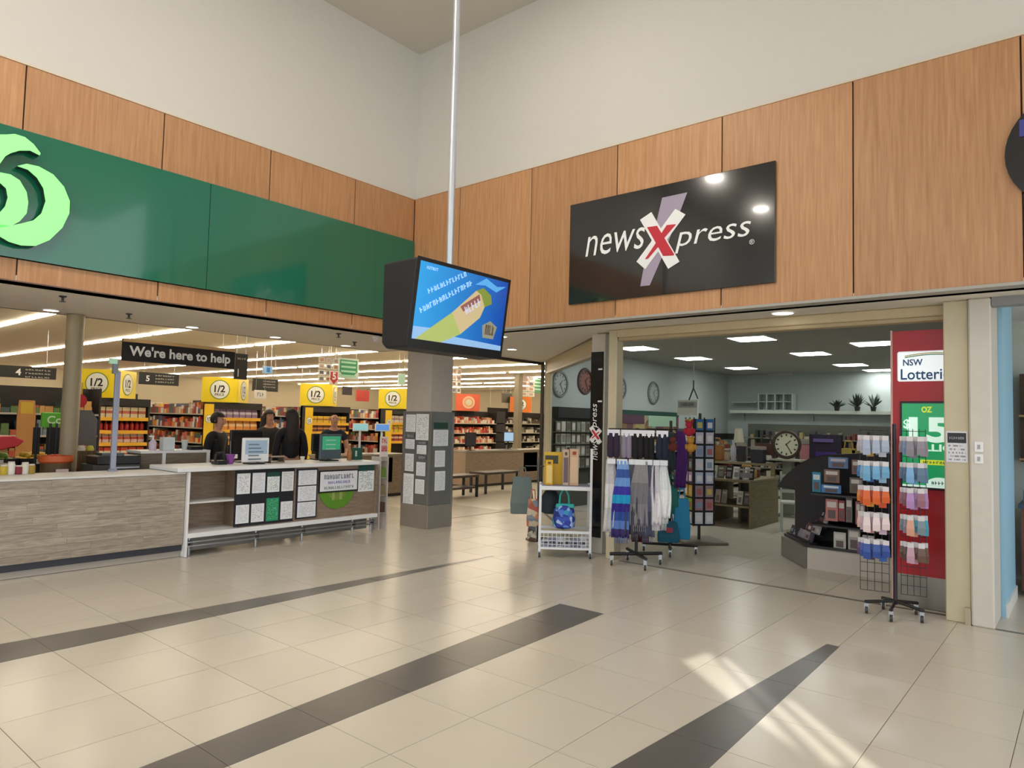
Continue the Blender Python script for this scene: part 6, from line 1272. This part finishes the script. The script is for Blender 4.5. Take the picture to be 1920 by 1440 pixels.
# goods on the long gift table (seen over the magazine stand)
pb = thing('purple_board', 'dark purple display box standing behind the magazine stand', 'box', (13.7, P(1547, 830, 0, 13.7).y, .95)); y_ = pb.location.y
G().box(13.7, 13.8, y_-.28, y_+.28, .951, 1.5).build('back', mat('#241c30', .5), pb, True); G().box(13.66, 13.7, y_-.2, y_+.16, 1.02, 1.18).build('purple_panel', mat('#3f2a78', .5), pb, True); G().box(13.66, 13.7, y_-.15, y_+.2, 1.36, 1.42).build('title_strip', mat('#6a5a94', .5), pb, True)
for px, hx, kind, w, h, lb in ((1512, '#b5787a', 'box', .2, .44, 'pink box left of the purple display box'), (1591, '#a08a3a', 'bag', .26, .44, 'mustard handbag right of the purple display box'), (1613, '#7a6a34', 'bag', .24, .4, 'olive handbag further right of the purple display box'), (1574, '#c9c46a', 'vase', .12, .42, 'yellow vase beside the purple display box'), (1629, '#8a6a34', 'vase', .14, .46, 'brown vase near the red lottery wall'), (1646, '#5a4a3a', 'box', .2, .3, 'brown box near the red lottery wall')):
    gift(px, 850, 13.8, w, h, .16, hx, lb, kind, 'handbag' if kind == 'bag' else kind, .951)
for px, py, kind, w, h, hx, lb, X in ((1437, 848, 'bag', .34, .5, '#4a2c22', 'dark brown leather bag left of the round clock', 13.1), (1422, 860, 'box', .22, .3, '#23242e', 'dark blue box below the leather bag', 12.8), (1440, 880, 'hat', .26, .14, '#b9b4a4', 'pale felt hat on the gift table', 13.0), (1425, 880, 'box', .14, .16, '#7a2f2c', 'red box beside the pale felt hat', 12.85)):
    gift(px, py, X, w, h, .16, hx, lb, kind, {'bag': 'handbag', 'hat': 'hat', 'box': 'box'}[kind], .956)
# hanging sign
a_ = P(1270, 750, 0, 11.0); b_ = P(1308, 779, 0, 11.0); zz = P(1300, 722, 0, 11).z
hg = thing('hanging_sign', 'small white framed sign hanging inside the newsagency', 'sign', (11.0, (a_.y+b_.y)/2, b_.z)); G().box(11.0, 11.02, b_.y, a_.y, b_.z, a_.z).build('board', mat('#cfd6cf', .5), hg, True); G().box(10.995, 11.0, b_.y+.02, a_.y-.02, (b_.z+a_.z)/2, a_.z-.03).build('grey_field', mat('#9aa19c', .5), hg, True); glyphs(G(), (10.994, (a_.y+b_.y)/2, (a_.z+b_.z)/2+.055), 7, .24, .05, 'B').build('lettering', mat('#5f6864', .5), hg, True)
yh = P(1300, 720, 0, 11).y; G().tube((11.01, yh, zz-.02), (11.01, yh, 3.04), .004, 6).build('wire', mat('#8d938f', .5), hg, True); G().path([(11.01, yh, zz+.08), (11.01, yh, zz-.05), (11.01, yh+.08, a_.z)], .012).build('hook', BLACK, hg, True); G().path([(11.01, yh, zz-.05), (11.01, yh-.08, a_.z+.02)], .01).build('hook', BLACK, hg, True)

# ------------------------------------------------------------------ neighbouring shop at the right edge
nc = thing('timber_cabinet', 'brown timber cabinet inside the light blue shop at the right edge', 'cabinet', (8.9, .2, 0)); wd = wood('red_timber', '#5a3222', '#7a4a32', (6, 6, .5), .4)
G().box(8.62, 9.3, -1.2, .56, .05, .86).build('body', wd, nc, True); G().box(8.6, 9.32, -1.22, .58, .86, .9).build('top', mat('#2f4a6a', .4), nc, True)
for k_ in range(3): d_ = G().box(8.605, 8.62, -1.18+.57*k_, -.64+.57*k_, .08, .82).build('door', wd, nc, True); g = G().box(8.585, 8.605, -.74+.57*k_, -.66+.57*k_, .5, .52); inv = world_of(nc).inverted(); g.v = [inv @ p for p in g.v]; g.build('handle', CHROME, d_)
for i, (y, h, hx, lb) in enumerate(((.5, .2, '#7fb4dc', 'pale blue bottle'), (.36, .26, '#3f86cf', 'bright blue packet'), (.24, .22, '#a9cde8', 'light blue packet'), (.1, .24, '#2f6fb8', 'blue packet'), (-.04, .2, '#c4dcec', 'white and blue packet'))):
    t = thing('product_pack', lb + ' on the timber cabinet in the blue shop', 'packet', (8.72, y, .901)); 
    if i == 0: G().lathe([(.04, 0), (.045, .02), (.045, .13), (.02, .16), (.02, .2)], n=12).build('body', mat(hx, .3), t, smooth=True); G().lathe([(.022, .195), (.022, .215)], n=10).build('cap', PLASTW, t)
    else: G().box(-.05, .05, -.05, .05, 0, h).build('body', mat(hx, .4), t); G().box(-.053, -.05, -.035, .035, h*.3, h*.6).build('label', mat('#e9f0f6', .5), t)
wr = thing('wall_rack', 'dark brown rack of leather goods on the blue shop wall', 'rack', (9.4, .2, 1.3)); G().box(9.35, 9.59, -1.2, .6, 1.3, 2.25).build('back_board', mat('#4a382e', .6), wr, True)
for z in (1.32, 1.78): G().box(9.15, 9.35, -1.2, .6, z, z+.02).build('shelf', mat('#a98a62', .5), wr, True)
for i, (y, z, hx, lb) in enumerate(((.3, 1.341, '#a87a4c', 'tan leather bag on the lower wall rack shelf'), (.05, 1.341, '#7a4a2c', 'brown leather bag on the lower wall rack shelf'), (.3, 1.801, '#3a241c', 'dark leather bag on the upper wall rack shelf'), (.05, 1.801, '#6a3a2a', 'reddish leather bag on the upper wall rack shelf'))): gift(1900, 800, 9.25, .2, .36, .12, hx, lb, 'bag', 'handbag', z).location.y = y
